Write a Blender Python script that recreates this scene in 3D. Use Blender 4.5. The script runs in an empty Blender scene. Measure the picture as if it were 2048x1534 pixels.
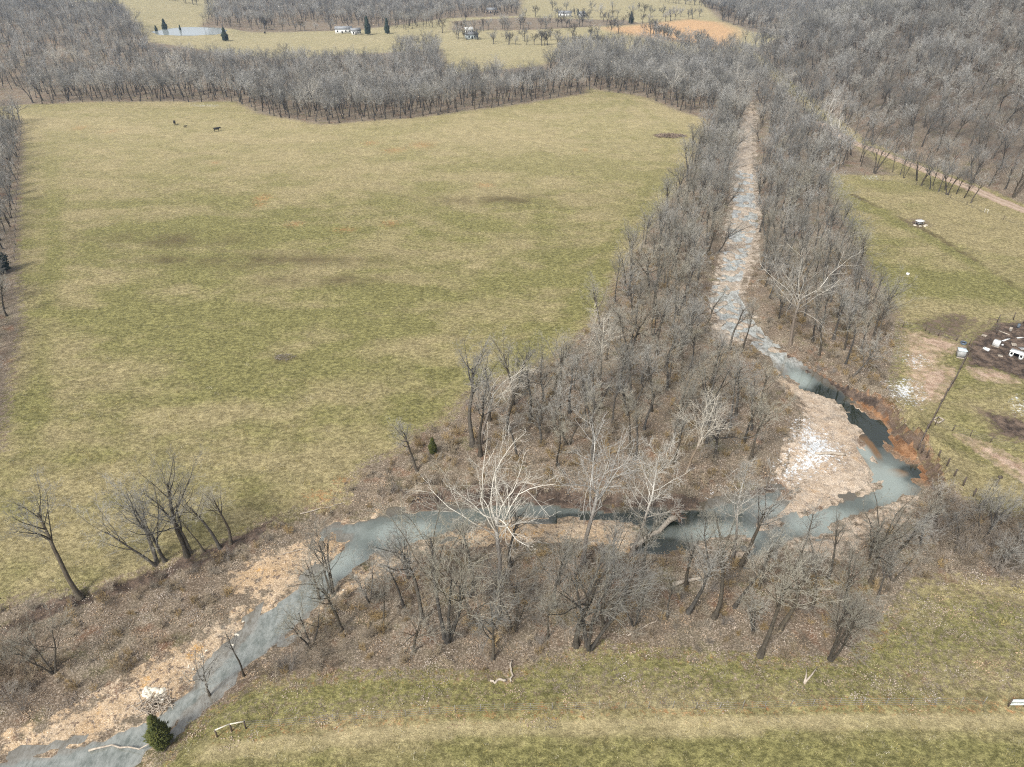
import bpy, math, random
import numpy as np
from mathutils import Vector, Matrix

random.seed(7)
RNG = np.random.default_rng(7)
SC = bpy.context.scene
COL = SC.collection

# ------------------------------------------------------------------ camera
CAM_H, PITCH, FPX, CX, CY = 75.0, math.radians(33.0), 1421.0, 1024.0, 767.0
cam_d = bpy.data.cameras.new('camera')
cam_d.sensor_width = 36.0
cam_d.lens = 36.0 * FPX / 2048.0
cam_d.clip_start = 1.0
cam_d.clip_end = 9000.0
cam = bpy.data.objects.new('camera', cam_d)
COL.objects.link(cam)
cam.location = (0, 0, CAM_H)
cam.rotation_euler = (math.pi / 2 - PITCH, 0, 0)
SC.camera = cam

# ------------------------------------------------------------------ world, sun, exposure
SUN_EL, SUN_AZ = math.radians(48), math.radians(215)      # azimuth measured clockwise from +Y (north)
world = bpy.data.worlds.new('World')
SC.world = world
world.use_nodes = True
wn, wl = world.node_tree.nodes, world.node_tree.links
wn.clear()
w_out = wn.new('ShaderNodeOutputWorld')
w_bg = wn.new('ShaderNodeBackground')
w_sky = wn.new('ShaderNodeTexSky')
w_sky.sky_type = 'NISHITA'
w_sky.sun_disc = False
w_sky.sun_elevation = SUN_EL
w_sky.sun_rotation = SUN_AZ
w_sky.dust_density = 3.0
w_sky.air_density = 1.0
w_hsv = wn.new('ShaderNodeHueSaturation')                 # thin cloud greys the blue sky
w_hsv.inputs['Saturation'].default_value = 0.10
wl.new(w_sky.outputs[0], w_hsv.inputs['Color'])
wl.new(w_hsv.outputs[0], w_bg.inputs['Color'])
w_bg.inputs['Strength'].default_value = 0.07
wl.new(w_bg.outputs[0], w_out.inputs['Surface'])

sun_d = bpy.data.lights.new('sun', 'SUN')
sun_d.energy = 1.5
sun_d.angle = math.radians(12)
sun_d.color = (1.0, 0.95, 0.87)
sun = bpy.data.objects.new('sun', sun_d)
COL.objects.link(sun)
to_sun = Vector((math.sin(SUN_AZ) * math.cos(SUN_EL), math.cos(SUN_AZ) * math.cos(SUN_EL), math.sin(SUN_EL)))
sun.rotation_euler = to_sun.to_track_quat('Z', 'Y').to_euler()

SC.view_settings.view_transform = 'Standard'
SC.view_settings.look = 'None'
SC.view_settings.gamma = 1.0
SC.view_settings.use_curve_mapping = False
SC.view_settings.exposure = 1.36
SC.render.engine = 'CYCLES'
SC.cycles.use_denoising = False
SC.cycles.pixel_filter_type = 'BLACKMAN_HARRIS'
SC.cycles.filter_width = 1.15
SC.cycles.max_bounces = 5
SC.cycles.diffuse_bounces = 2
SC.cycles.glossy_bounces = 2
SC.cycles.transmission_bounces = 2
SC.cycles.volume_bounces = 0
SC.cycles.transparent_max_bounces = 4


# ------------------------------------------------------------------ survey: ground plan from the camera's survey angles
def at(px, py, z=0.0):
    """ground position (x, y) seen along the survey direction (px, py) at height z"""
    v = (CY - py) / FPX
    u = (px - CX) / FPX
    dy = math.cos(PITCH) + v * math.sin(PITCH)
    dz = -math.sin(PITCH) + v * math.cos(PITCH)
    t = (z - CAM_H) / dz
    return np.array([u * t, dy * t])


def poly(pts, z=0.0):
    return np.array([at(p[0], p[1], z) for p in pts])


def height_to(y_world, py):
    v = (CY - py) / FPX
    return CAM_H + y_world * (-math.sin(PITCH) + v * math.cos(PITCH)) / (math.cos(PITCH) + v * math.sin(PITCH))


def sstep(a, b, x):
    t = np.clip((x - a) / (b - a), 0, 1)
    return t * t * (3 - 2 * t)


def sdf(pg, X, Y, pad=20.0):
    """signed distance in metres to a closed polygon, negative inside, cut off at pad"""
    out = np.full(X.shape, pad)
    m = (X > pg[:, 0].min() - pad) & (X < pg[:, 0].max() + pad) & (Y > pg[:, 1].min() - pad) & (Y < pg[:, 1].max() + pad)
    x, y = X[m], Y[m]
    if not len(x):
        return out
    d2 = np.full(x.shape, 1e18)
    ins = np.zeros(x.shape, bool)
    n = len(pg)
    for i in range(n):
        ax, ay = pg[i]
        bx, by = pg[(i + 1) % n]
        ex, ey = bx - ax, by - ay
        q = np.clip(((x - ax) * ex + (y - ay) * ey) / max(ex * ex + ey * ey, 1e-9), 0, 1)
        d2 = np.minimum(d2, (x - ax - q * ex) ** 2 + (y - ay - q * ey) ** 2)
        if ay != by:
            c = (ay > y) != (by > y)
            ins ^= c & (x < ex * (y - ay) / (by - ay) + ax)
    d = np.sqrt(d2)
    out[m] = np.minimum(np.where(ins, -d, d), pad)
    return out


def line_dist(pts, X, Y, pad=20.0):
    out = np.full(X.shape, pad)
    m = (X > pts[:, 0].min() - pad) & (X < pts[:, 0].max() + pad) & (Y > pts[:, 1].min() - pad) & (Y < pts[:, 1].max() + pad)
    x, y = X[m], Y[m]
    if not len(x):
        return out
    d2 = np.full(x.shape, 1e18)
    for (ax, ay), (bx, by) in zip(pts[:-1], pts[1:]):
        ex, ey = bx - ax, by - ay
        q = np.clip(((x - ax) * ex + (y - ay) * ey) / max(ex * ex + ey * ey, 1e-9), 0, 1)
        d2 = np.minimum(d2, (x - ax - q * ex) ** 2 + (y - ay - q * ey) ** 2)
    out[m] = np.minimum(np.sqrt(d2), pad)
    return out


def _hash(ix, iy, s):
    h = (ix.astype(np.int64) * 374761393 + iy.astype(np.int64) * 668265263 + s * 982451653) & 0xFFFFFFFF
    h = ((h ^ (h >> 13)) * 1274126177) & 0xFFFFFFFF
    return ((h ^ (h >> 16)) & 0xFFFF) / 65535.0


def vnoise(X, Y, scale, seed=0, octs=3):
    tot = np.zeros(X.shape)
    amp, s, norm = 1.0, scale, 0.0
    for o in range(octs):
        x, y = X * s, Y * s
        ix, iy = np.floor(x), np.floor(y)
        fx, fy = x - ix, y - iy
        fx, fy = fx * fx * (3 - 2 * fx), fy * fy * (3 - 2 * fy)
        a, b = _hash(ix, iy, seed + o), _hash(ix + 1, iy, seed + o)
        c, d = _hash(ix, iy + 1, seed + o), _hash(ix + 1, iy + 1, seed + o)
        tot += amp * ((a * (1 - fx) + b * fx) * (1 - fy) + (c * (1 - fx) + d * fx) * fy)
        norm += amp
        amp *= 0.5
        s *= 2.03
    return tot / norm


# ------------------------------------------------------------------ outlines of the places (survey directions)
ZW = -1.7
P_WATER = poly([(-60, 1520), (0, 1514), (120, 1496), (210, 1466), (300, 1428), (345, 1395), (400, 1352), (440, 1312), (492, 1262),
    (500, 1236), (540, 1205), (592, 1167), (640, 1128), (672, 1100), (690, 1075), (660, 1072), (625, 1082), (590, 1092), (612, 1068), (650, 1052), (690, 1042),
    (722, 1036), (755, 1026), (800, 1020), (860, 1014), (930, 1010), (1000, 1004), (1060, 1000), (1120, 1006), (1200, 1016),
    (1260, 1020), (1320, 1019), (1400, 1013), (1440, 1000), (1500, 986), (1555, 973), (1582, 982), (1560, 1010), (1530, 1040), (1522, 1052),
    (1560, 1044), (1600, 1027), (1650, 1006), (1700, 991), (1752, 974), (1760, 950), (1740, 920), (1722, 895), (1720, 862), (1700, 832),
    (1650, 792), (1600, 772), (1570, 752), (1548, 720), (1520, 694), (1484, 676), (1455, 660), (1434, 628), (1424, 594), (1436, 566), (1448, 542), (1457, 496),
    (1470, 446), (1472, 400), (1476, 343), (1500, 343), (1503, 400), (1511, 444), (1492, 496), (1480, 542), (1469, 590), (1495, 638),
    (1530, 676), (1568, 706), (1602, 731), (1642, 757), (1692, 797), (1740, 828), (1762, 848), (1768, 872), (1782, 902), (1800, 915),
    (1826, 926), (1828, 945), (1834, 962), (1826, 985), (1800, 1008), (1770, 1020), (1700, 1042), (1650, 1066), (1590, 1088), (1535, 1116),
    (1488, 1130), (1476, 1112), (1497, 1090), (1490, 1077), (1440, 1082), (1384, 1095), (1272, 1097), (1282, 1062), (1250, 1052), (1180, 1046),
    (1060, 1041), (960, 1052), (872, 1082), (795, 1104), (752, 1116), (712, 1150), (684, 1172), (664, 1196), (642, 1220), (606, 1250), (578, 1276),
    (516, 1332), (456, 1368), (414, 1402), (374, 1438), (346, 1466), (318, 1496), (296, 1520), (262, 1580), (-60, 1660)], ZW)
G_BARS = [
    [(-60, 1500), (-20, 1486), (100, 1446), (200, 1398), (270, 1352), (350, 1306), (430, 1258), (480, 1222), (540, 1192), (478, 1182), (462, 1152),
     (520, 1118), (600, 1090), (660, 1070), (705, 1062), (700, 1085), (640, 1132), (592, 1172), (500, 1242), (440, 1316), (345, 1400), (210, 1470), (0, 1512)],
    [(690, 1165), (750, 1112), (795, 1100), (872, 1078), (960, 1046), (1060, 1036), (1180, 1040), (1284, 1056), (1272, 1098), (1150, 1086), (1000, 1084), (870, 1102), (790, 1122), (740, 1156), (700, 1176)],
    [(1524, 1054), (1560, 1010), (1592, 978), (1562, 955), (1570, 900), (1612, 850), (1590, 800), (1556, 758), (1600, 766), (1652, 786), (1704, 826), (1726, 862), (1728, 895), (1746, 920), (1768, 962), (1700, 1000), (1600, 1032)],
    [(1590, 1092), (1680, 1058), (1740, 1034), (1800, 1010), (1830, 985), (1800, 1040), (1730, 1070), (1700, 1090), (1692, 1132), (1652, 1108)],
    [(1432, 695), (1424, 600), (1446, 505), (1464, 400), (1470, 330), (1478, 260), (1496, 225), (1508, 225), (1508, 330), (1518, 440), (1510, 515), (1482, 590), (1494, 650), (1474, 695)],
    [(1480, 1076), (1497, 1070), (1500, 1090), (1480, 1108), (1440, 1096)],
]
P_BARS = [poly(p, ZW + 0.3) for p in G_BARS]
P_DRY = poly([(1472, 350), (1474, 290), (1490, 232), (1500, 205), (1512, 232), (1506, 300), (1503, 350)], -1.0)
P_PLAIN = poly([(-60, 1300), (60, 1235), (150, 1205), (300, 1155), (420, 1112), (520, 1066), (600, 1028), (690, 1004), (760, 990), (850, 968), (960, 975),
    (900, 1060), (760, 1130), (640, 1220), (480, 1340), (360, 1420), (250, 1560), (-60, 1600)], -0.6)
P_CUT = np.vstack([poly([(1575, 700), (1600, 714), (1640, 738), (1700, 773), (1752, 799), (1788, 826), (1800, 858), (1838, 889), (1866, 925), (1876, 965)], -0.2),
    poly([(1836, 966), (1828, 945), (1826, 926), (1800, 915), (1782, 902), (1768, 872), (1762, 848), (1740, 828), (1692, 797), (1642, 757), (1602, 731), (1568, 706)], ZW)])
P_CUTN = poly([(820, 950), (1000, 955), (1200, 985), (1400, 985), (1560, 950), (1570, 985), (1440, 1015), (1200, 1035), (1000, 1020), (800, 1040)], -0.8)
L_LITTER = [
    [(-80, 1330), (-60, 1240), (60, 1190), (150, 1190), (300, 1140), (420, 1098), (520, 1052), (600, 1015), (690, 996), (720, 930), (800, 900), (835, 862), (900, 838), (930, 790), (1000, 758), (1100, 722),
     (1180, 655), (1226, 570), (1296, 455), (1350, 375), (1396, 292), (1412, 236), (1500, 190), (1540, 215), (1570, 300), (1650, 346), (1668, 390),
     (1706, 470), (1752, 560), (1800, 635), (1796, 700), (1786, 760), (1800, 840), (1850, 900), (1885, 965), (1960, 1020), (2120, 1070), (2120, 1180), (1930, 1150), (1830, 1165), (1780, 1245), (1700, 1325),
     (1560, 1322), (1400, 1312), (1200, 1292), (1060, 1335), (1000, 1350), (700, 1348), (600, 1366), (520, 1352), (430, 1405), (345, 1475), (300, 1560), (-80, 1620)],
    [(-200, 230), (60, 208), (200, 204), (470, 203), (520, 228), (640, 249), (800, 239), (1000, 214), (1165, 189), (1180, 177), (1290, 194), (1360, 224), (1420, 240), (1510, 190),
     (1480, 100), (1380, 108), (1150, 100), (1080, 132), (900, 150), (882, 98), (790, 104), (560, 118), (300, 92), (250, 30), (-200, 10)],
    [(-120, 235), (45, 238), (48, 300), (40, 420), (36, 520), (45, 640), (20, 760), (5, 900), (-150, 1000)],
    [(400, 62), (430, 30), (440, -20), (1045, -20), (1040, 32), (900, 36), (720, 60), (520, 66)],
    [(1380, -20), (1700, -20), (1700, 90), (1500, 62), (1440, 40)],
    [(1480, 100), (1520, 130), (1620, 226), (1700, 284), (1790, 350), (1690, 350), (1640, 348), (1560, 310), (1500, 200), (1468, 110)],
    [(905, 42), (1040, 35), (1250, 40), (1290, 48), (1060, 60), (900, 60)],
]
P_LITTER = [poly(p) for p in L_LITTER]
HILL_FOOT = poly([(2500, 660), (2200, 500), (2048, 436), (1950, 389), (1850, 350), (1760, 314), (1690, 280), (1620, 226), (1560, 168), (1512, 124), (1478, 96)])
P_HILL = np.vstack([HILL_FOOT, [[330, 660], [700, 760], [3500, 900], [3500, 20]]])
ROAD = poly([(2400, 575), (2200, 484), (2048, 421), (1940, 376), (1850, 340), (1760, 305), (1700, 282), (1640, 245)])
S_SNOW = [[(1772, 768), (1802, 758), (1834, 764), (1842, 792), (1826, 812), (1792, 802)], [(1806, 714), (1842, 712), (1848, 726), (1830, 732)],
          [(1560, 958), (1556, 930), (1588, 902), (1592, 850), (1612, 836), (1640, 856), (1688, 884), (1682, 916), (1622, 938)],
          [(2028, 800), (2060, 796), (2070, 818), (2034, 822)], [(1432, 990), (1460, 984), (1458, 992), (1436, 998)], [(1730, 353), (1750, 352), (1752, 357), (1732, 358)],
          [(385, 209), (430, 209), (436, 212), (390, 212)]]
P_SNOW = [poly(p) for p in S_SNOW]
P_MUD = [poly(p) for p in [[(1920, 690), (1986, 640), (2130, 645), (2200, 780), (2048, 760), (1990, 740), (1930, 735)],
                           [(1800, 640), (1900, 615), (1985, 640), (1930, 690), (1860, 680)],
                           [(1815, 440), (1850, 440), (1866, 452), (1820, 454)], [(1950, 815), (2048, 835), (2120, 880), (2120, 900), (1990, 870)]]]
P_BARE = [poly(p) for p in [[(1830, 668), (1880, 675), (1925, 690), (1900, 702), (1850, 690)], [(1838, 740), (1900, 732), (1900, 760), (1870, 800), (1842, 790)],
                            [(1940, 735), (2000, 742), (2030, 760), (1960, 756)], [(1920, 870), (1990, 920), (2080, 980), (2080, 945), (1980, 890)]]]
P_THIN = poly([(1780, 640), (1850, 655), (1925, 690), (1900, 780), (1872, 830), (1842, 872), (1806, 835), (1790, 780), (1775, 720)])
P_STUBBLE = [poly(p) for p in [[(1205, 56), (1380, 39), (1440, 44), (1478, 62), (1456, 92), (1412, 99), (1392, 86), (1300, 76), (1240, 66)]]]
P_POND = poly([(306, 70), (330, 64), (380, 60), (440, 62), (455, 68), (440, 75), (380, 78), (320, 76)])
ORANGE = [(525, 395, 30, 14), (520, 408, 22, 9), (845, 290, 45, 13), (790, 300, 40, 10), (590, 450, 30, 10), (780, 448, 30, 12), (690, 460, 40, 9), (160, 255, 25, 8), (225, 262, 18, 8),
          (430, 325, 14, 7), (740, 285, 30, 8), (1170, 300, 12, 6), (970, 370, 30, 8), (640, 990, 60, 18), (690, 960, 40, 14)]
GREENS = [(500, 470, 260, 26), (860, 590, 180, 22), (760, 650, 160, 18), (640, 740, 260, 30), (420, 680, 140, 20), (820, 830, 60, 40), (1000, 560, 140, 16), (1180, 330, 160, 18),
          (1900, 560, 130, 30), (850, 250, 90, 7), (200, 640, 120, 30), (1290, 420, 70, 22)]
DARKG = [(330, 480, 150, 14), (1000, 400, 120, 10), (560, 520, 200, 14), (570, 715, 30, 8), (640, 560, 120, 12), (340, 520, 70, 10)]
PATHS = [poly([(430, 770), (700, 684), (950, 592), (1190, 502), (1330, 430)]), poly([(800, 850), (900, 790), (1140, 640), (1236, 470), (1330, 320), (1340, 250), (1260, 204)]), poly([(1120, 270), (1190, 225), (1230, 200)]),
         poly([(1180, 275), (1240, 225), (1260, 200)]), poly([(560, 640), (800, 600), (1060, 560)]), poly([(100, 260), (110, 500), (60, 900)]), poly([(345, 1480), (700, 1380), (1200, 1340), (1750, 1330), (2000, 1220)])]
TRACKS = [poly([(1690, 390), (1790, 440), (1850, 470), (1950, 530), (2048, 600), (2150, 680)]), ]
FENCE_S = [(435, 1470), (560, 1455), (715, 1438), (911, 1424), (1100, 1418), (1440, 1416), (1725, 1409), (2020, 1409), (2200, 1405)]
P_FENCE_S = poly(FENCE_S)
P_SOUTH = poly([(-200, 1560), (345, 1480), (435, 1400), (520, 1356), (600, 1368), (1000, 1352), (1200, 1296), (1400, 1314), (1700, 1328), (1780, 1248), (1830, 1168), (1940, 1152), (2300, 1200), (2300, 1405),
                (1440, 1417), (1100, 1420), (911, 1426), (715, 1440), (435, 1472), (200, 1600)])

# ------------------------------------------------------------------ the ground grid
def axis(lo_fine, hi_fine, step, lo_end, hi_end, r):
    mid = list(np.arange(lo_fine, hi_fine + 1e-6, step))
    up, s = [mid[-1]], step
    while up[-1] < hi_end:
        s *= r
        up.append(up[-1] + s)
    dn, s = [mid[0]], step
    while dn[-1] > lo_end:
        s *= r
        dn.append(dn[-1] - s)
    return np.array(dn[:0:-1] + mid + up[1:])


GX = axis(-72.0, 112.0, 0.6, -3200.0, 3200.0, 1.022)
GY = axis(34.0, 190.0, 0.6, -400.0, 4200.0, 1.011)
XX, YY = np.meshgrid(GX, GY)
X, Y = XX.ravel(), YY.ravel()

d_w = sdf(P_WATER, X, Y, 30)
d_bars = np.full(X.shape, 30.0)
for p in P_BARS:
    d_bars = np.minimum(d_bars, sdf(p, X, Y, 30))
d_cut = sdf(P_CUT, X, Y, 20)
d_cutn = sdf(P_CUTN, X, Y, 20)
d_plain = sdf(P_PLAIN, X, Y, 20)
d_dry = sdf(P_DRY, X, Y, 20)
d_hill = sdf(P_HILL, X, Y, 400) if False else None
nz1 = vnoise(X, Y, 0.05, 1, 4)
nz2 = vnoise(X, Y, 0.35, 5, 3)
nz3 = vnoise(X, Y, 1.1, 9, 2)

bw = 5.0 + 9.0 * sstep(3, -2, d_bars) - 1.6 * sstep(2, 0, d_cut) - 3.4 * sstep(2, 0, d_cutn)
bw = bw + (nz2 - 0.5) * 1.5
d_e = d_w + (nz2 - 0.5) * 0.9 + (vnoise(X, Y, 0.22, 77, 2) - 0.5) * 1.6
Z = ZW + 0.3 * sstep(-0.3, 1.3, d_e) + (-ZW - 0.3) * sstep(0.0, 1.0, np.maximum(d_e - 0.4, 0) / bw)
Z = np.where(d_e < -0.1, ZW - 0.02 - 0.6 * sstep(0.1, 2.0, -d_e), Z)
up_creek = sstep(118, 130, Y) * sstep(1.0, -0.3, d_w)
riff = ZW - 0.30 + 0.66 * sstep(0.46, 0.66, vnoise(X, Y, 0.45, 21, 4))
Z = np.where(d_w < 0.5, Z * (1 - up_creek) + riff * up_creek, Z)
plain = -1.15 * sstep(0.7, -0.7, d_plain + (nz2 - 0.5) * 1.8) + 0.25 * (nz2 - 0.5)
Z = np.where(d_w > 0, np.minimum(Z, plain + 0.0), Z)
Z = np.minimum(Z, np.where(d_dry < 4, -1.0 * sstep(3.5, -1.0, d_dry), 9))
# gentle undulation away from the water, tussocks close by
Z = Z + 1.5 * sstep(1.0, -0.6, d_cut) * sstep(1.4, 3.6, d_w) * (1 - sstep(0, 9, d_w - 4.5)) + 1.35 * sstep(7, 0.5, d_cut) * sstep(3.2, 4.4, d_w) * sstep(11, 5, d_w) * (X > 40)
calm = sstep(2, 12, d_w)
Z = Z + calm * (nz1 - 0.5) * 0.9 + sstep(0.5, 3, d_w) * ((nz2 - 0.5) * 0.22 + (nz3 - 0.5) * 0.12)
# the wooded hill on the right
hill_in = sdf(P_HILL, X, Y, 900)
hd = np.maximum(-hill_in - 6.0, 0)
HILLZ = 78 * (1 - np.exp(-hd / 150.0)) * (0.88 + 0.24 * vnoise(X, Y, 0.012, 31, 3)) * sstep(0, 14, hd)
Z = Z + HILLZ
# rise on the left and the far hills
left_r = 10 * sstep(-170, -420, X) * sstep(380, 560, Y)
far_r = 70 * sstep(980, 1900, Y) * (0.5 + vnoise(X, Y, 0.0016, 41, 3))
side_r = 45 * sstep(-600, -1500, X) * (0.4 + vnoise(X, Y, 0.002, 43, 3))
Z = Z + left_r + far_r + side_r
d_pond = sdf(P_POND, X, Y, 20)
POND_Z = float(np.median(Z[np.abs(d_pond) < 6]))
Z = Z * sstep(4, 16, d_pond) + (POND_Z + 0.2) * (1 - sstep(4, 16, d_pond)) - 0.9 * sstep(3, -3, d_pond)
ZG = Z.reshape(XX.shape)


def gz(x, y):
    i = int(np.clip(np.searchsorted(GX, x) - 1, 0, len(GX) - 2))
    j = int(np.clip(np.searchsorted(GY, y) - 1, 0, len(GY) - 2))
    fx = (x - GX[i]) / (GX[i + 1] - GX[i])
    fy = (y - GY[j]) / (GY[j + 1] - GY[j])
    return float((ZG[j, i] * (1 - fx) + ZG[j, i + 1] * fx) * (1 - fy) + (ZG[j + 1, i] * (1 - fx) + ZG[j + 1, i + 1] * fx) * fy)


def spot(px, py):
    """point on the terrain seen along a survey direction"""
    z = 0.0
    for _ in range(6):
        x, y = at(px, py, z)
        z = gz(x, y)
    return Vector((x, y, z))


# ------------------------------------------------------------------ what covers the ground, and painted bank shade, as masks per vertex
def soft(d, w):
    return np.clip(0.5 - d / w, 0, 1)


far_w = np.clip(Y / 60.0, 2.5, 12)
m_lit = np.zeros(X.shape)
for p in P_LITTER:
    m_lit = np.maximum(m_lit, soft(sdf(p, X, Y, 40), far_w * 1.6))
m_lit = np.maximum(m_lit, soft(-np.maximum(hd - 2, -1) * (hd > 0) + (hd <= 0) * 5, 6))
d_south = sdf(P_SOUTH, X, Y, 30)
m_leafy = soft(d_south, 3.0) * 0.42
m_lit = np.maximum(m_lit, m_leafy)
m_grav = soft(d_bars, 2.6)
m_grav = np.maximum(m_grav, soft(d_w, 1.2) * 0.8)
m_grav = np.maximum(m_grav, soft(d_dry, 5.0))
m_soil = soft(d_cut, 1.0) * (d_w > -0.6)
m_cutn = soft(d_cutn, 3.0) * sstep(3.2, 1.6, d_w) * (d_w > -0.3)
m_snow = np.zeros(X.shape)
for p in P_SNOW:
    m_snow = np.maximum(m_snow, soft(sdf(p, X, Y, 12), 7.0) * 0.70)
m_mud_shade = np.zeros(X.shape)
for p in P_MUD:
    m_mud_shade = np.maximum(m_mud_shade, soft(sdf(p, X, Y, 20), 5.0) * (0.62 if p is P_MUD[1] else 1.0))
m_mud_shade = np.maximum(m_mud_shade * 0.9, 0.8 * m_cutn)  # north bank: the undercut's shade painted in with the mud colour
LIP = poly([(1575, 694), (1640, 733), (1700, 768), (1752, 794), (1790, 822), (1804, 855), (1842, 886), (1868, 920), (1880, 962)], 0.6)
m_mud_shade = np.maximum(m_mud_shade, np.maximum(0.75 * np.exp(-(line_dist(LIP[:4], X, Y, 10) / 0.5) ** 2), 0.55 * np.exp(-(line_dist(LIP[3:], X, Y, 10) / 0.3) ** 2)))  # dark band painted for the overhang's shade and roots along the lip
m_mud_shade = np.maximum(m_mud_shade, 0.75 * np.exp(-((d_plain - 0.2) / 0.8) ** 2) * (d_w > 4) * (Y > 58))  # shadow line under the meadow step, painted dark
m_bare = np.zeros(X.shape)
for p in P_BARE:
    m_bare = np.maximum(m_bare, soft(sdf(p, X, Y, 20), 5.0))
d_road = line_dist(ROAD, X, Y, 30)
m_road = soft(d_road - 2.2, 1.6) * 0.8
m_stub = np.zeros(X.shape)
for p in P_STUBBLE:
    m_stub = np.maximum(m_stub, soft(sdf(p, X, Y, 40), 16.0))


def blobs(items):
    out = np.zeros(X.shape)
    for (px, py, rx, ry) in items:
        c = at(px, py)
        a, b = abs(at(px + rx, py)[0] - c[0]), abs(at(px, py - ry)[1] - at(px, py + ry)[1]) / 2
        out = np.maximum(out, np.exp(-(((X - c[0]) / a) ** 2 + ((Y - c[1]) / b) ** 2)))
    return out


m_org = blobs(ORANGE) * 0.66
d_fs = line_dist(P_FENCE_S, X, Y, 20)
south_side = sstep(-1.0, 1.0, np.where(d_fs < 20, 1, 0) * (d_south * 1.0))       # 1 on the camera's side of the fence
m_org = np.maximum(m_org, 0.52 * np.exp(-((d_fs - 0.3) / 0.9) ** 2))
edge_lit = sdf(P_LITTER[0], X, Y, 30)
m_org = np.maximum(m_org, 0.45 * np.exp(-((edge_lit) / 1.6) ** 2) * sstep(66, 60, Y))
m_grn = blobs(GREENS)
m_grn = np.maximum(m_grn, 0.75 * (Y < 62) * sstep(1.5, 5.0, d_fs) * (d_south > 0) + 0.0)
for t in TRACKS:
    m_grn = np.maximum(m_grn, np.exp(-(line_dist(t, X, Y, 20) / 2.5) ** 2))
for t in PATHS:
    dt = line_dist(t, X, Y, 12)
    m_grn = np.maximum(m_grn, 0.7 * np.exp(-(dt / 1.8) ** 2))
m_drk = np.maximum(blobs(DARKG) * 0.85, 0.9 * np.exp(-(line_dist(TRACKS[0] + [2.6, 0.0], X, Y, 20) / 0.5) ** 2))
m_pale = 0.9 * np.exp(-((d_fs - 1.3) / 1.1) ** 2) * south_side
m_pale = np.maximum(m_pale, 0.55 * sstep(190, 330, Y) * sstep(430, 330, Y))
MASK_A = np.stack([m_lit, m_grav, m_soil, np.ones_like(X)], 1)
MASK_B = np.stack([m_snow, m_mud_shade, np.maximum(np.maximum(m_road, m_bare), 0.54 * soft(sdf(P_THIN, X, Y, 20), 8.0)), np.ones_like(X)], 1)
MASK_C = np.stack([m_org, m_grn, m_pale, np.ones_like(X)], 1)
MASK_E = np.stack([m_stub, sstep(114, 126, Y) * sstep(420, 330, Y) * (X > 30), sstep(10, 30, X) * sstep(125, 110, Y), np.ones_like(X)], 1)
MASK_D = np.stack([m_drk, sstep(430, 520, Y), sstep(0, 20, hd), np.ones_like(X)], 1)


# ------------------------------------------------------------------ material helpers
class NT:
    def __init__(self, name):
        self.m = bpy.data.materials.new(name)
        self.m.use_nodes = True
        self.t = self.m.node_tree
        self.t.nodes.clear()
        self.out = self.t.nodes.new('ShaderNodeOutputMaterial')
        self.b = self.t.nodes.new('ShaderNodeBsdfPrincipled')
        self.t.links.new(self.b.outputs[0], self.out.inputs['Surface'])
        self.tc = self.t.nodes.new('ShaderNodeTexCoord')

    def n(self, k, **kw):
        x = self.t.nodes.new(k)
        for a, v in kw.items():
            setattr(x, a, v)
        return x

    def set(self, sock, v):
        if isinstance(v, bpy.types.NodeSocket):
            self.t.links.new(v, sock)
        elif v is not None:
            if isinstance(v, (tuple, list)) and len(v) == 3 and sock.type == 'RGBA':
                v = (*v, 1)
            sock.default_value = v

    def noise(self, scale, detail=3, rough=0.55, vec=None, sx=None, out='Fac'):
        x = self.n('ShaderNodeTexNoise')
        v = vec or self.tc.outputs['Object']
        if sx:
            mp = self.n('ShaderNodeMapping')
            self.t.links.new(v, mp.inputs['Vector'])
            mp.inputs['Scale'].default_value = sx
            v = mp.outputs[0]
        self.t.links.new(v, x.inputs['Vector'])
        x.inputs['Scale'].default_value = scale
        x.inputs['Detail'].default_value = detail
        x.inputs['Roughness'].default_value = rough
        return x.outputs[out]

    def math(self, op, a, b=None, clamp=False):
        x = self.n('ShaderNodeMath', operation=op, use_clamp=clamp)
        self.set(x.inputs[0], a)
        self.set(x.inputs[1], b)
        return x.outputs[0]

    def rng(self, v, a, b, c=0.0, d=1.0):
        x = self.n('ShaderNodeMapRange', interpolation_type='SMOOTHSTEP')
        self.set(x.inputs[0], v)
        for i, q in enumerate((a, b, c, d)):
            x.inputs[i + 1].default_value = q
        return x.outputs[0]

    def mix(self, f, a, b, mode='MIX'):
        x = self.n('ShaderNodeMix', data_type='RGBA', blend_type=mode)
        self.set(x.inputs[0], f)
        self.set(x.inputs[6], a)
        self.set(x.inputs[7], b)
        return x.outputs[2]

    def attr(self, name):
        x = self.n('ShaderNodeAttribute', attribute_name=name)
        s = self.n('ShaderNodeSeparateColor')
        self.t.links.new(x.outputs['Color'], s.inputs[0])
        return s.outputs

    def bump(self, h, strength=0.5, dist=0.1):
        x = self.n('ShaderNodeBump')
        x.inputs['Strength'].default_value = strength
        x.inputs['Distance'].default_value = dist
        self.t.links.new(h, x.inputs['Height'])
        self.t.links.new(x.outputs[0], self.b.inputs['Normal'])

    def fin(self, col, rough=0.9, spec=0.2):
        self.set(self.b.inputs['Base Color'], col)
        self.set(self.b.inputs['Roughness'], rough)
        self.b.inputs['Specular IOR Level'].default_value = spec
        return self.m


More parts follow.
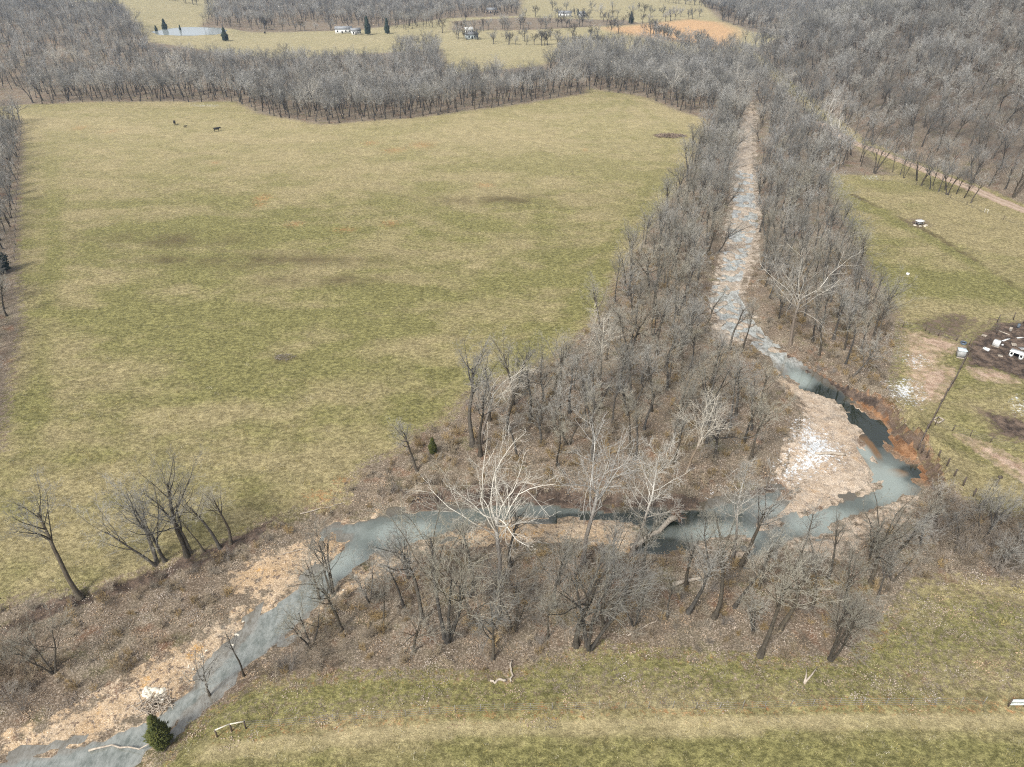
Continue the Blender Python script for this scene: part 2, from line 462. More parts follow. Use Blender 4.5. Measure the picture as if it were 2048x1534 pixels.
def ground_material():
    g = NT('ground_cover')
    A, B, C, D = g.attr('mask_a'), g.attr('mask_b'), g.attr('mask_c'), g.attr('mask_d')
    big = g.noise(0.018, 4, 0.6)
    mid = g.noise(0.11, 5, 0.65)
    clump = g.noise(1.25, 6, 0.82, sx=(0.9, 1.15, 1))
    fine = g.noise(4.2, 3, 0.75)
    grit = g.noise(9.0, 2, 0.7)
    ragged0 = g.noise(0.7, 6, 0.75)
    # grass
    f = g.rng(g.math('ADD', g.math('MULTIPLY', big, 0.5), g.math('MULTIPLY', g.noise(0.06, 5, 0.7, sx=(0.75, 1.3, 1)), 0.5)), 0.42, 0.58)
    f = g.math('ADD', f, g.math('MULTIPLY', C[1], 0.85), True)
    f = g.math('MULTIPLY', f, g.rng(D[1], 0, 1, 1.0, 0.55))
    dry = g.mix(g.rng(clump, 0.38, 0.62), (0.190, 0.158, 0.082), (0.395, 0.335, 0.182))
    green = g.mix(g.rng(clump, 0.38, 0.64), (0.104, 0.102, 0.036), (0.280, 0.264, 0.100))
    grass = g.mix(g.math('MULTIPLY', f, 0.85), dry, green)
    pale = g.mix(g.rng(clump, 0.3, 0.7), (0.36, 0.30, 0.17), (0.50, 0.42, 0.25))
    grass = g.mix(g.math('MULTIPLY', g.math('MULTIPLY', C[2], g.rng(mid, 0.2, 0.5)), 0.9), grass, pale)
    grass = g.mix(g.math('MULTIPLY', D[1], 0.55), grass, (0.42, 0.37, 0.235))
    grass = g.mix(g.math('MULTIPLY', D[0], g.rng(mid, 0.35, 0.6)), grass, (0.12, 0.095, 0.05))
    org = g.mix(g.rng(clump, 0.3, 0.7), (0.32, 0.14, 0.055), (0.46, 0.25, 0.115))
    grass = g.mix(g.math('MULTIPLY', g.rng(g.math('ADD', C[0], g.math('MULTIPLY', g.math('SUBTRACT', g.noise(1.7, 5, 0.8), 0.5), 2.6)), 0.45, 0.95), 0.8), grass, org)
    grass = g.mix(g.math('MULTIPLY', g.attr('mask_e')[0], g.rng(mid, 0.2, 0.6, 0.75, 1.0)), grass, (0.52, 0.335, 0.185))
    # leaf litter
    lit = g.mix(g.rng(mid, 0.35, 0.65), (0.190, 0.145, 0.105), (0.215, 0.180, 0.130))
    lit = g.mix(g.rng(g.noise(0.22, 4, 0.6, sx=(1.1, 0.9, 1)), 0.55, 0.72), lit, (0.215, 0.125, 0.078))
    lit = g.mix(g.math('MULTIPLY', g.rng(g.noise(0.16, 3, 0.6, sx=(1, 1.2, 3)), 0.56, 0.70), 0.6), lit, (0.14, 0.135, 0.05))
    lit = g.mix(g.rng(fine, 0.50, 0.66), lit, (0.38, 0.315, 0.25))
    lit = g.mix(g.rng(g.noise(3.1, 3, 0.75), 0.56, 0.70), lit, (0.065, 0.047, 0.034))
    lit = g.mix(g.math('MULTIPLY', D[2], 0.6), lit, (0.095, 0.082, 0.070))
    # gravel
    grav = g.mix(g.rng(mid, 0.3, 0.7), (0.48, 0.335, 0.195), (0.54, 0.43, 0.31))
    grav = g.mix(g.rng(g.noise(0.28, 4, 0.65), 0.59, 0.70), grav, (0.50, 0.29, 0.10))
    grav = g.mix(g.rng(g.noise(1.4, 4, 0.75), 0.52, 0.62), grav, (0.17, 0.12, 0.09))
    grav = g.mix(g.rng(g.noise(0.35, 5, 0.75), 0.54, 0.66), grav, lit)
    grav = g.mix(g.math('MULTIPLY', g.attr('mask_e')[2], 0.55), grav, g.mix(g.rng(g.noise(0.5, 5, 0.75), 0.35, 0.65), (0.34, 0.27, 0.215), (0.56, 0.49, 0.42)))
    grav = g.mix(g.rng(grit, 0.55, 0.7), grav, (0.66, 0.58, 0.48))
    grav = g.mix(g.math('MULTIPLY', g.attr('mask_e')[1], 0.75), grav, g.mix(g.rng(ragged0, 0.3, 0.7), (0.24, 0.205, 0.17), (0.56, 0.50, 0.43)))
    soil = g.mix(g.rng(g.noise(0.5, 4, 0.7, sx=(1, 1, 2.5)), 0.35, 0.65), (0.20, 0.10, 0.048), (0.33, 0.19, 0.105))
    soil = g.mix(g.rng(g.noise(1.6, 4, 0.75, sx=(1, 1, 2)), 0.54, 0.66), soil, (0.13, 0.062, 0.032))
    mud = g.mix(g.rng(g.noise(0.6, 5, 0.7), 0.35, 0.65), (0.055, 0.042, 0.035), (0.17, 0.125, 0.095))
    road = g.mix(g.rng(g.noise(0.7, 4, 0.7), 0.35, 0.65), (0.36, 0.25, 0.18), (0.50, 0.38, 0.29))
    snow = g.mix(g.rng(fine, 0.35, 0.6), (0.58, 0.62, 0.65), (0.80, 0.81, 0.82))

    def edge(m, amp=0.9, e=0.10, src=None):
        nn = g.math('MULTIPLY', g.math('SUBTRACT', src if src else g.noise(0.8, 5, 0.7), 0.5), amp)
        return g.rng(g.math('ADD', m, nn), 0.5 - e, 0.5 + e)
    ragged = g.noise(0.6, 6, 0.72)
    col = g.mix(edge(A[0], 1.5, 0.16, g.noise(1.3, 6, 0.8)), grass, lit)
    col = g.mix(edge(A[1], 1.5, 0.10, ragged), col, grav)
    col = g.mix(edge(A[2], 0.5, 0.12, ragged), col, soil)
    col = g.mix(edge(B[1], 1.1, 0.18, ragged), col, mud)  # real mud in the yard, painted shade along the banks
    col = g.mix(edge(B[2], 0.6, 0.18, ragged), col, road)
    col = g.mix(edge(B[0], 2.3, 0.05, g.noise(1.5, 6, 0.85)), col, snow)
    val = g.math('MULTIPLY', g.math('MULTIPLY', g.rng(g.noise(0.3, 4, 0.7), 0.3, 0.7, 0.86, 1.14), g.rng(fine, 0.2, 0.8, 0.70, 1.30)), g.rng(grit, 0.25, 0.75, 0.85, 1.15))
    hv = g.n('ShaderNodeHueSaturation')
    g.set(hv.inputs['Color'], col)
    g.set(hv.inputs['Value'], val)
    g.bump(g.math('ADD', g.math('MULTIPLY', clump, 1.0), g.math('MULTIPLY', fine, 0.45)), 0.8, 0.35)
    return g.fin(hv.outputs[0], 0.95, 0.1)


def water_material(name, base, deep, rough, wave):
    g = NT(name)
    s = g.attr('shore')
    n1 = g.noise(0.25, 4, 0.6)
    white = g.attr('pools_reflect')
    c = g.mix(g.rng(g.math('ADD', s[0], g.math('MULTIPLY', g.math('SUBTRACT', n1, 0.5), 0.5)), 0.05, 0.75), base, deep)
    c = g.mix(g.rng(g.math('ADD', white[0], g.math('MULTIPLY', g.math('SUBTRACT', n1, 0.5), 0.6)), 0.12, 0.5), c, (0.010, 0.016, 0.009))  # deep water, darkened further for the mirrored bank
    c = g.mix(g.rng(g.math('ADD', white[2], g.math('MULTIPLY', g.math('SUBTRACT', n1, 0.5), 0.6)), 0.25, 0.75), c, (0.15, 0.075, 0.018))
    c = g.mix(g.math('MULTIPLY', g.rng(g.math('ADD', white[1], g.math('MULTIPLY', g.math('SUBTRACT', n1, 0.5), 0.8)), 0.2, 0.9), 0.85), c, (0.30, 0.345, 0.32))  # milky water, paled for the mirrored sky
    c = g.mix(g.math('MULTIPLY', g.rng(s[1], 0, 1), g.rng(g.noise(0.9, 6, 0.8, sx=(1.3, 0.6, 1)), 0.30, 0.66)), c, (0.52, 0.535, 0.51))
    g.bump(g.math('ADD', g.noise(1.1, 3, 0.6), g.math('MULTIPLY', g.noise(4.0, 2, 0.6), 0.4)), wave, 0.06)
    g.fin(c, rough, 1.0)
    g.b.inputs['IOR'].default_value = 1.65
    return g.m


def bark_material(name, low, high, z0=None, z1=None, var=0.25):
    g = NT(name)
    oi = g.n('ShaderNodeObjectInfo')
    n = g.noise(3.0, 4, 0.7, sx=(1.5, 1.5, 0.5))
    c = g.mix(g.rng(n, 0.3, 0.7), low, high)
    if z0 is not None:
        sx = g.n('ShaderNodeSeparateXYZ')
        g.t.links.new(g.tc.outputs['Object'], sx.inputs[0])
        k = g.math('ADD', sx.outputs[2], g.math('MULTIPLY', g.math('SUBTRACT', n, 0.5), 5.0))
        white = g.mix(g.rng(g.noise(1.2, 4, 0.7), 0.52, 0.68), (0.70, 0.665, 0.59), (0.36, 0.32, 0.26))
        c = g.mix(g.rng(k, z0, z1), c, white)
    hv = g.n('ShaderNodeHueSaturation')
    g.set(hv.inputs['Color'], c)
    g.set(hv.inputs['Value'], g.rng(oi.outputs['Random'], 0, 1, 1 - var, 1 + var))
    g.set(hv.inputs['Saturation'], g.rng(g.math('FRACT', g.math('MULTIPLY', oi.outputs['Random'], 7.31)), 0, 1, 0.6, 1.25))
    return g.fin(hv.outputs[0], 0.9, 0.15)


def plain_material(name, a, b, scale=2.0, rough=0.7, spec=0.3):
    g = NT(name)
    c = g.mix(g.rng(g.noise(scale, 4, 0.7), 0.3, 0.7), a, b)
    return g.fin(c, rough, spec)


M_GROUND = ground_material()
M_WATER = water_material('creek_water', (0.11, 0.095, 0.07), (0.105, 0.122, 0.108), 0.02, 0.06)
M_POND = water_material('pond_water', (0.22, 0.25, 0.24), (0.40, 0.44, 0.44), 0.08, 0.1)  # murky water, base colour paled to carry the sky's glare
M_BARK = bark_material('grey_bark', (0.058, 0.050, 0.040), (0.125, 0.110, 0.088))
M_TWIG = bark_material('grey_twigs', (0.245, 0.232, 0.196), (0.39, 0.372, 0.32))
M_FARTWIG = bark_material('forest_twigs', (0.225, 0.217, 0.196), (0.375, 0.365, 0.335), var=0.5)
M_SYC = bark_material('pale_bark', (0.16, 0.125, 0.095), (0.27, 0.225, 0.18), 4.0, 9.5, 0.15)
M_SYCTWIG = bark_material('pale_twigs', (0.34, 0.315, 0.27), (0.56, 0.53, 0.47))
M_BRUSH = bark_material('brush_stems', (0.18, 0.145, 0.11), (0.34, 0.29, 0.23))
M_WOOD = plain_material('bleached_wood', (0.30, 0.25, 0.20), (0.52, 0.46, 0.38), 3.0)
M_POST = plain_material('dark_post_wood', (0.06, 0.045, 0.035), (0.13, 0.10, 0.08), 4.0)
M_RAIL = plain_material('pale_pole_wood', (0.55, 0.50, 0.40), (0.68, 0.64, 0.54), 4.0)
M_WIRE = plain_material('galvanised_wire', (0.20, 0.19, 0.18), (0.30, 0.29, 0.28), 4.0, 0.5)
M_ROCK = plain_material('creek_rock', (0.27, 0.23, 0.19), (0.50, 0.43, 0.35), 1.2)
M_STONE = plain_material('white_stone', (0.55, 0.50, 0.40), (0.80, 0.76, 0.66), 1.5)
M_CEDAR = plain_material('cedar_needles', (0.045, 0.058, 0.014), (0.13, 0.135, 0.032), 1.3, 0.8)
M_CEDARD = plain_material('dark_cedar_needles', (0.020, 0.034, 0.024), (0.045, 0.062, 0.040), 1.3, 0.8)
M_WHITE = plain_material('white_paint', (0.70, 0.71, 0.70), (0.82, 0.82, 0.80), 1.5, 0.5)
M_METAL = plain_material('grey_sheet_metal', (0.34, 0.35, 0.35), (0.46, 0.46, 0.45), 1.0, 0.45)
M_LID = plain_material('pale_blue_lid', (0.62, 0.72, 0.76), (0.74, 0.82, 0.85), 1.0, 0.4)
M_DARK = plain_material('dark_opening', (0.015, 0.014, 0.013), (0.03, 0.028, 0.025), 1.0)
M_TUB = plain_material('blue_grey_tub', (0.07, 0.10, 0.14), (0.12, 0.15, 0.19), 1.0, 0.4)
M_ROOF = plain_material('grey_roof', (0.20, 0.21, 0.22), (0.32, 0.33, 0.34), 0.5, 0.5)
M_COW = plain_material('black_coat', (0.010, 0.009, 0.009), (0.022, 0.02, 0.02), 2.0, 0.6)
M_WEED = bark_material('dry_weeds', (0.27, 0.20, 0.12), (0.42, 0.34, 0.22))
M_LEAF = bark_material('fallen_leaves', (0.20, 0.14, 0.095), (0.44, 0.36, 0.275), var=0.45)
M_GRASS = bark_material('grass_blades', (0.22, 0.195, 0.085), (0.46, 0.40, 0.22), var=0.3)


# ------------------------------------------------------------------ mesh and object helpers
def mesh_from(name, verts, faces, mat, smooth=False, attrs=None):
    """faces: (n,3) or (n,4) array, or a list of such arrays"""
    me = bpy.data.meshes.new(name)
    if isinstance(faces, np.ndarray):
        faces = [faces]
    faces = [np.asarray(f) for f in faces if len(f)]
    verts = np.asarray(verts, dtype=np.float32)
    me.vertices.add(len(verts))
    me.vertices.foreach_set('co', verts.ravel())
    nl = sum(f.size for f in faces)
    np_ = sum(len(f) for f in faces)
    me.loops.add(nl)
    me.loops.foreach_set('vertex_index', np.concatenate([f.ravel() for f in faces]).astype(np.int32))
    me.polygons.add(np_)
    tot = np.concatenate([np.full(len(f), f.shape[1]) for f in faces]).astype(np.int32)
    st = np.concatenate([[0], np.cumsum(tot)[:-1]]).astype(np.int32)
    me.polygons.foreach_set('loop_start', st)
    me.polygons.foreach_set('loop_total', tot)
    if smooth:
        me.polygons.foreach_set('use_smooth', np.ones(np_, bool))
    for k, v in (attrs or {}).items():
        a = me.attributes.new(k, 'FLOAT_COLOR', 'POINT')
        a.data.foreach_set('color', np.asarray(v, dtype=np.float32).ravel())
    if mat:
        me.materials.append(mat)
    me.update(calc_edges=True)
    me.validate()
    return me


def link(name, me, parent=None, label=None, cat=None, group=None, kind=None, loc=None):
    o = bpy.data.objects.new(name, me)
    COL.objects.link(o)
    if parent:
        o.parent = parent
    if loc is not None:
        o.location = loc
    return tag(o, label, cat, group, kind)


def tag(o, label=None, cat=None, group=None, kind=None):
    for k, v in (('label', label), ('category', cat), ('group', group), ('kind', kind)):
        if v:
            o[k] = v
    return o


def tubes(P, R, s):
    """P (N,k,3), R (N,k): N tubes of k rings with s sides"""
    N, k, _ = P.shape
    T = np.gradient(P, axis=1)
    T /= np.linalg.norm(T, axis=2, keepdims=True) + 1e-9
    ref = np.where(np.abs(T[:, :1, 2:3]) > 0.8, np.array([[[1.0, 0, 0]]]), np.array([[[0, 0, 1.0]]]))
    U = np.cross(T, np.broadcast_to(ref, T.shape))
    U /= np.linalg.norm(U, axis=2, keepdims=True) + 1e-9
    V = np.cross(T, U)
    a = np.arange(s) * 2 * math.pi / s
    ring = U[:, :, None, :] * np.cos(a)[None, None, :, None] + V[:, :, None, :] * np.sin(a)[None, None, :, None]
    vs = P[:, :, None, :] + ring * R[:, :, None, None]
    idx = np.arange(N * k * s).reshape(N, k, s)
    a0, a1 = idx[:, :-1, :], idx[:, 1:, :]
    f = np.stack([a0, np.roll(a0, -1, 2), np.roll(a1, -1, 2), a1], -1).reshape(-1, 4)
    return vs.reshape(-1, 3), f


class MB:
    def __init__(self):
        self.v, self.f, self.n = [], [], 0

    def add(self, v, f):
        v = np.asarray(v, float).reshape(-1, 3)
        self.v.append(v)
        self.f.append(np.asarray(f) + self.n)
        self.n += len(v)
        return self

    def tube(self, pts, rad, s=6, cap=True):
        P = np.array(pts, float)[None]
        R = np.array(rad, float)[None] if hasattr(rad, '__len__') else np.full((1, len(pts)), float(rad))
        v, f = tubes(P, R, s)
        if cap:
            k = len(pts)
            for ring, c, flip in ((0, P[0, 0], 1), (k - 1, P[0, -1], 0)):
                base = len(v)
                v = np.vstack([v, c])
                ids = np.arange(s) + ring * s
                nx = np.roll(ids, -1)
                tri = np.stack([ids, nx, np.full(s, base), np.full(s, base)], 1)
                if flip:
                    tri = tri[:, [1, 0, 2, 3]]
                self.capf = getattr(self, 'capf', [])
                self.capf.append(tri[:, :3] + self.n)
        self.add(v, f)
        return self

    def box(self, c, size, rz=0.0, taper=1.0):
        x, y, z = np.array(size) / 2.0
        v = np.array([[sx * x * (taper if sz > 0 else 1), sy * y * (taper if sz > 0 else 1), sz * z] for sz in (-1, 1) for sx, sy in ((-1, -1), (1, -1), (1, 1), (-1, 1))])
        co, si = math.cos(rz), math.sin(rz)
        v = v @ np.array([[co, si, 0], [-si, co, 0], [0, 0, 1]]) + np.array(c)
        f = np.array([[3, 2, 1, 0], [4, 5, 6, 7], [0, 1, 5, 4], [1, 2, 6, 5], [2, 3, 7, 6], [3, 0, 4, 7]])
        return self.add(v, f)

    def mesh(self, name, mat, smooth=False):
        return mesh_from(name, np.vstack(self.v), [np.vstack(self.f)] + getattr(self, 'capf', []), mat, smooth)

    def build(self, name, mat, parent=None, smooth=False, **kw):
        return link(name, self.mesh(name, mat, smooth), parent, **kw)


def empty(name, loc, label, cat, group=None, rz=0.0, sc=1.0, tilt=(0, 0)):
    o = bpy.data.objects.new(name, None)
    COL.objects.link(o)
    o.location = loc
    o.rotation_mode = 'ZYX'                               # turned first, then leant
    o.rotation_euler = (tilt[0], tilt[1], rz)
    o.scale = (sc, sc, sc)
    return tag(o, label, cat, group)


def child(name, me, parent):
    o = bpy.data.objects.new(name, me)
    COL.objects.link(o)
    o.parent = parent
    return o


# ------------------------------------------------------------------ the setting: one terrain cut into the places it is made of
NX, NY = len(GX), len(GY)
vid = np.arange(NX * NY).reshape(NY, NX)
QUADS = np.stack([vid[:-1, :-1], vid[:-1, 1:], vid[1:, 1:], vid[1:, :-1]], -1).reshape(-1, 4)
VERTS = np.stack([X, Y, Z], 1)
fm = lambda a: a[QUADS].mean(1)
fx_, fy_ = fm(X), fm(Y)
cls = np.zeros(len(QUADS), int)
big = sdf(poly([(-400, 215), (60, 205), (480, 200), (640, 252), (1000, 212), (1180, 170), (1400, 220), (1350, 400), (1180, 700), (900, 860), (700, 1000), (150, 1220), (-400, 1300)]), X, Y, 5)
cls[fm(big) > 0] = 1                                   # other grass
cls[(cls == 1) & (fy_ > 420)] = 2
cls[(cls == 1) & (fy_ < 76) & (fm(d_south) > -0.1)] = 3
cls[fm(m_lit) > 0.5] = 4
cls[fm(hill_in) < 0] = 5
cls[fm(m_grav) > 0.55] = 6
cls[fm(m_soil) > 0.5] = 7
cls[fm(m_mud_shade) > 0.5] = 8  # farmyard mud plus the bank strips painted as shade
cls[fm(m_road) > 0.4] = 9
cls[fm(m_snow) > 0.42] = 10
cls[fm(m_stub) > 0.5] = 11
cls[fm(d_w) < -0.4] = 12
for k, nm in enumerate(['meadow', 'pasture', 'far_field', 'hay_field', 'woodland_floor', 'hill', 'gravel_bar', 'cut_bank', 'farmyard_and_shaded_bank', 'bare_ground', 'snow_patch', 'stubble_field', 'creek_bed']):
    q = QUADS[cls == k]
    if not len(q):
        continue
    used, inv = np.unique(q, return_inverse=True)
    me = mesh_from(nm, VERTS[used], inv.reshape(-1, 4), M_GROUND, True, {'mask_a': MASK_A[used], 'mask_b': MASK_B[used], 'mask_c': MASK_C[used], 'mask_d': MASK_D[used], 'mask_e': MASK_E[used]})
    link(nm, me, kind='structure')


def road_ribbon(name, line, half, mat):
    d = [0.0]
    for a, b in zip(line[:-1], line[1:]):
        d.append(d[-1] + float(np.linalg.norm(b - a)))
    q = np.arange(0, d[-1], 2.0)
    cx = np.interp(q, d, line[:, 0])
    cy = np.interp(q, d, line[:, 1])
    ker = np.ones(9) / 9
    cx[4:-4], cy[4:-4] = np.convolve(cx, ker, 'valid'), np.convolve(cy, ker, 'valid')
    t = np.stack([np.gradient(cx), np.gradient(cy)], 1)
    t /= np.linalg.norm(t, axis=1, keepdims=True)
    nrm = np.stack([-t[:, 1], t[:, 0]], 1)
    w = np.array([-1, -0.8, -0.45, 0, 0.45, 0.8, 1])
    vs, at_ = [], []
    for i in range(len(q)):
        for k in w:
            vs.append((cx[i] + nrm[i, 0] * half * k, cy[i] + nrm[i, 1] * half * k, gz(cx[i] + nrm[i, 0] * half * k, cy[i] + nrm[i, 1] * half * k) + 0.12 - 0.14 * k ** 4))
            at_.append((abs(k), 0, 0, 1))
    m = len(w)
    ii = np.arange(len(q) - 1)[:, None] * m + np.arange(m - 1)[None, :]
    f = np.stack([ii, ii + m, ii + m + 1, ii + 1], -1).reshape(-1, 4)
    link(name, mesh_from(name, vs, f, mat, True, {'across': at_}), kind='structure')


def road_material():
    g = NT('road_gravel')
    a = g.attr('across')[0]
    n = g.noise(0.8, 5, 0.75)
    c = g.mix(g.rng(n, 0.35, 0.65), (0.30, 0.22, 0.165), (0.42, 0.325, 0.25))
    tr = g.math('SUBTRACT', 1.0, g.math('MULTIPLY', g.math('ABSOLUTE', g.math('SUBTRACT', a, 0.45)), 4.0), True)
    c = g.mix(g.math('MULTIPLY', tr, 0.7), c, (0.50, 0.40, 0.32))
    return g.fin(c, 0.95, 0.1)


def water_sheet(name, d, level, mat, riffle, lim=1.2):
    keep = d[QUADS].min(1) < lim
    q = QUADS[keep]
    used, inv = np.unique(q, return_inverse=True)
    v = VERTS[used].copy()
    v[:, 2] = level
    a = np.stack([np.clip(-d[used] / 1.6, 0, 1), riffle[used], np.zeros(len(used)), np.ones(len(used))], 1)
    link(name, mesh_from(name, v, inv.reshape(-1, 4), mat, True, {'shore': a, 'pools_reflect': POOLS_REFLECT[used]}), kind='structure')


POOLS_REFLECT = np.stack([blobs([(1735, 842, 45, 40), (1690, 812, 50, 22), (1640, 775, 50, 20), (1345, 1020, 120, 16), (1830, 935, 25, 18), (1330, 1075, 50, 18), (1170, 1022, 90, 10)]),  # deep pools, with the bank's dark reflection painted in
                  blobs([(1775, 950, 60, 55), (1735, 890, 18, 30), (1440, 1050, 90, 26), (1540, 1000, 40, 20), (1650, 1030, 90, 40), (640, 1070, 40, 14), (800, 1050, 90, 30), (700, 1110, 60, 40), (1600, 745, 30, 20)]),  # milky stretches, with the sky's bright reflection painted in
                  blobs([(1722, 868, 14, 24), (1750, 880, 10, 30), (1800, 930, 24, 10)]), np.ones_like(X)], 1)
riffle = np.clip(sstep(-12, -32, X) * 0.22 + sstep(118, 135, Y) * 1.5 + 0.25 * sstep(0.5, 0.7, nz1), 0, 1)
road_ribbon('gravel_road', ROAD, 2.4, road_material())
water_sheet('creek', d_w, ZW, M_WATER, riffle)
water_sheet('pond', d_pond, POND_Z - 0.15, M_POND, riffle * 0, 3.0)


# ------------------------------------------------------------------ tree makers
def grow(rng, P, R, n, t0, t1, ang, angsd, lenf, k, up, wob, rr, tip, shape=0.5, lmin=0.0):
    """n children on each of the parent polylines P (N,kp,3) with radii R; returns child polylines"""
    N, kp, _ = P.shape
    seg = np.linalg.norm(np.diff(P, axis=1), axis=2)
    L = seg.sum(1)
    base = (np.arange(n)[None, :] + rng.random((N, n))) / n
    t = t0 + (t1 - t0) * base
    q = t * (kp - 1)
    i = np.clip(q.astype(int), 0, kp - 2)
    fr = (q - i)[..., None]
    ar = np.arange(N)[:, None]
    pos = P[ar, i] * (1 - fr) + P[ar, i + 1] * fr
    T = P[ar, i + 1] - P[ar, i]
    T = T / (np.linalg.norm(T, axis=2, keepdims=True) + 1e-9)
    pr = R[ar, i] * (1 - fr[..., 0]) + R[ar, i + 1] * fr[..., 0]
    az = (np.arange(n)[None, :] * 2.399 + rng.random((N, 1)) * 6.28 + rng.normal(0, 0.5, (N, n)))
    ref = np.where(np.abs(T[..., 2:3]) > 0.9, np.array([1.0, 0, 0]), np.array([0, 0, 1.0]))
    U = np.cross(T, ref)
    U /= np.linalg.norm(U, axis=2, keepdims=True) + 1e-9
    V = np.cross(T, U)
    a = rng.normal(ang, angsd, (N, n))[..., None]
    D = np.cos(a) * T + np.sin(a) * (np.cos(az)[..., None] * U + np.sin(az)[..., None] * V)
    ln = np.maximum(L[:, None] * lenf * (1 - shape * t) * rng.uniform(0.65, 1.3, (N, n)), lmin)
    M = N * n
    D, pos, ln, r0 = D.reshape(M, 3), pos.reshape(M, 3), ln.reshape(M), (pr * rr).reshape(M)
    out = [pos]
    st = (ln / (k - 1))[:, None]
    for j in range(k - 1):
        D = D + rng.normal(0, wob, (M, 3)) + np.array([0, 0, up])
        D /= np.linalg.norm(D, axis=1, keepdims=True) + 1e-9
        pos = pos + D * st
        out.append(pos)
    C = np.stack(out, 1)
    rad = r0[:, None] * np.linspace(1, tip, k)[None, :]
    return C, rad


def tree_arrays(seed, kind):
    """returns a list of (P, R, sides) with the trunk first; nominal height about 16 m, scaled to it later"""
    rng = np.random.default_rng(seed)
    # trunks, splay, trunk length, radius, trunk tip, limbs, limb start, limb angle, sd, limb len, limb shape, wobble, up
    K = {
        'forest': (1, 0.04, 11.0, 0.22, 0.40, 9, 0.62, 0.52, 0.16, 0.52, 0.25, 0.10, 0.07),
        'spread': (1, 0.04, 6.8, 0.21, 0.65, 9, 0.55, 0.60, 0.20, 1.15, 0.12, 0.14, 0.05),
        'multi': (3, 0.26, 8.5, 0.13, 0.40, 5, 0.45, 0.50, 0.18, 0.78, 0.25, 0.11, 0.07),
        'pole': (1, 0.03, 12.0, 0.16, 0.25, 11, 0.52, 0.62, 0.15, 0.36, 0.45, 0.09, 0.10),
        'sycamore': (1, 0.06, 8.0, 0.21, 0.60, 8, 0.55, 0.60, 0.18, 0.98, 0.15, 0.17, 0.05),
        'sycwide': (1, 0.05, 7.2, 0.20, 0.75, 11, 0.62, 0.58, 0.20, 0.92, 0.10, 0.20, 0.04),
        'sycslim': (1, 0.04, 14.0, 0.18, 0.15, 20, 0.38, 0.85, 0.15, 0.34, 0.60, 0.13, 0.08),
        'lod': (1, 0.05, 7.5, 0.20, 0.50, 7, 0.55, 0.58, 0.18, 0.98, 0.20, 0.11, 0.06),
        'lodx': (1, 0.06, 5.5, 0.28, 0.60, 8, 0.50, 0.66, 0.20, 1.25, 0.15, 0.12, 0.05),
        'lodm': (2, 0.20, 7.0, 0.17, 0.50, 5, 0.50, 0.55, 0.18, 1.02, 0.20, 0.11, 0.06),
    }[kind]
    nt, splay, tl, r, tip, nl, t0, la, lsd, ll, shp, wob, up = K
    r *= 1.25 if not kind.startswith('syc') else 1.0
    lod = kind.startswith('lod')
    k = 9
    Pt = np.zeros((nt, k, 3))
    for j in range(nt):
        az = rng.random() * 6.28 + j * 6.28 / nt
        D = np.array([math.cos(az) * splay, math.sin(az) * splay, 1.0])
        p = np.array([math.cos(az), math.sin(az), 0]) * (0.16 if nt > 1 else 0)
        for i in range(k):
            Pt[j, i] = p
            D = D + rng.normal(0, 0.06, 3) + np.array([0, 0, 0.05])
            D /= np.linalg.norm(D)
            p = p + D * (tl / (k - 1)) * (1.0 if j == 0 else rng.uniform(0.85, 1.0))
    Rt = np.broadcast_to(np.interp(np.linspace(0, 1, k), [0, 0.1, 1], [r * 1.6, r, r * tip]), (nt, k)).copy()
    res = [(Pt, Rt, 6 if not lod else 4)]
    L1, R1 = grow(rng, Pt, Rt, nl, t0, 1.0, la, lsd, ll, 8, up, wob, 0.54 if not kind.startswith('syc') else 0.44, 0.22, shp, 0.9)
    res.append((L1, R1, 4 if not lod else 3))
    slim = kind in ('pole', 'sycslim')
    if lod:
        L2, R2 = grow(rng, L1, R1, 8, 0.30, 1.0, 0.66, 0.2, 0.42, 4, 0.03, 0.16, 0.6, 0.4, 0.40, 0.7)
        R2 = np.maximum(R2, 0.024)
        L3, R3 = grow(rng, L2, R2, 6, 0.15, 1.0, 0.66, 0.25, 0.62, 3, 0.02, 0.18, 0.8, 0.6, 0.3, 0.5)
        R3 = np.full(R3.shape, 0.023)
        if kind == 'lodx':                                # hedgerow trees, dense with ivy and twigs
            R2, R3 = np.maximum(R2, 0.05), R3 * 2.3
        return res + [(L2, R2, 3), (L3, R3, 3)]
    L2, R2 = grow(rng, L1, R1, 7 if not slim else 6, 0.20, 1.0, 0.68, 0.2, 0.42 if not slim else 0.5, 5, 0.03, 0.15, 0.58, 0.35, 0.40, 0.6)
    R2 = np.maximum(R2, 0.016)
    L3, R3 = grow(rng, L2, R2, 5, 0.18, 1.0, 0.68, 0.25, 0.55, 4, 0.02, 0.17, 0.7, 0.45, 0.35, 0.4)
    R3 = np.clip(R3, 0.011, 0.026)
    L4, R4 = grow(rng, L3, R3, 4 if kind == 'spread' else 3, 0.15, 1.0, 0.66, 0.25, 0.60, 3, 0.01, 0.17, 0.85, 0.6, 0.3, 0.3)
    R4 = np.clip(R4, 0.009, 0.012)
    return res + [(L2, R2, 3), (L3, R3, 3), (L4, R4, 3)]


def normalise(res, h=16.0):
    top = max(float(P[..., 2].max()) for P, R, s in res)
    s = h / top
    return [(P * s, R * (s if i < 2 else 1.0), q) for i, (P, R, q) in enumerate(res)]


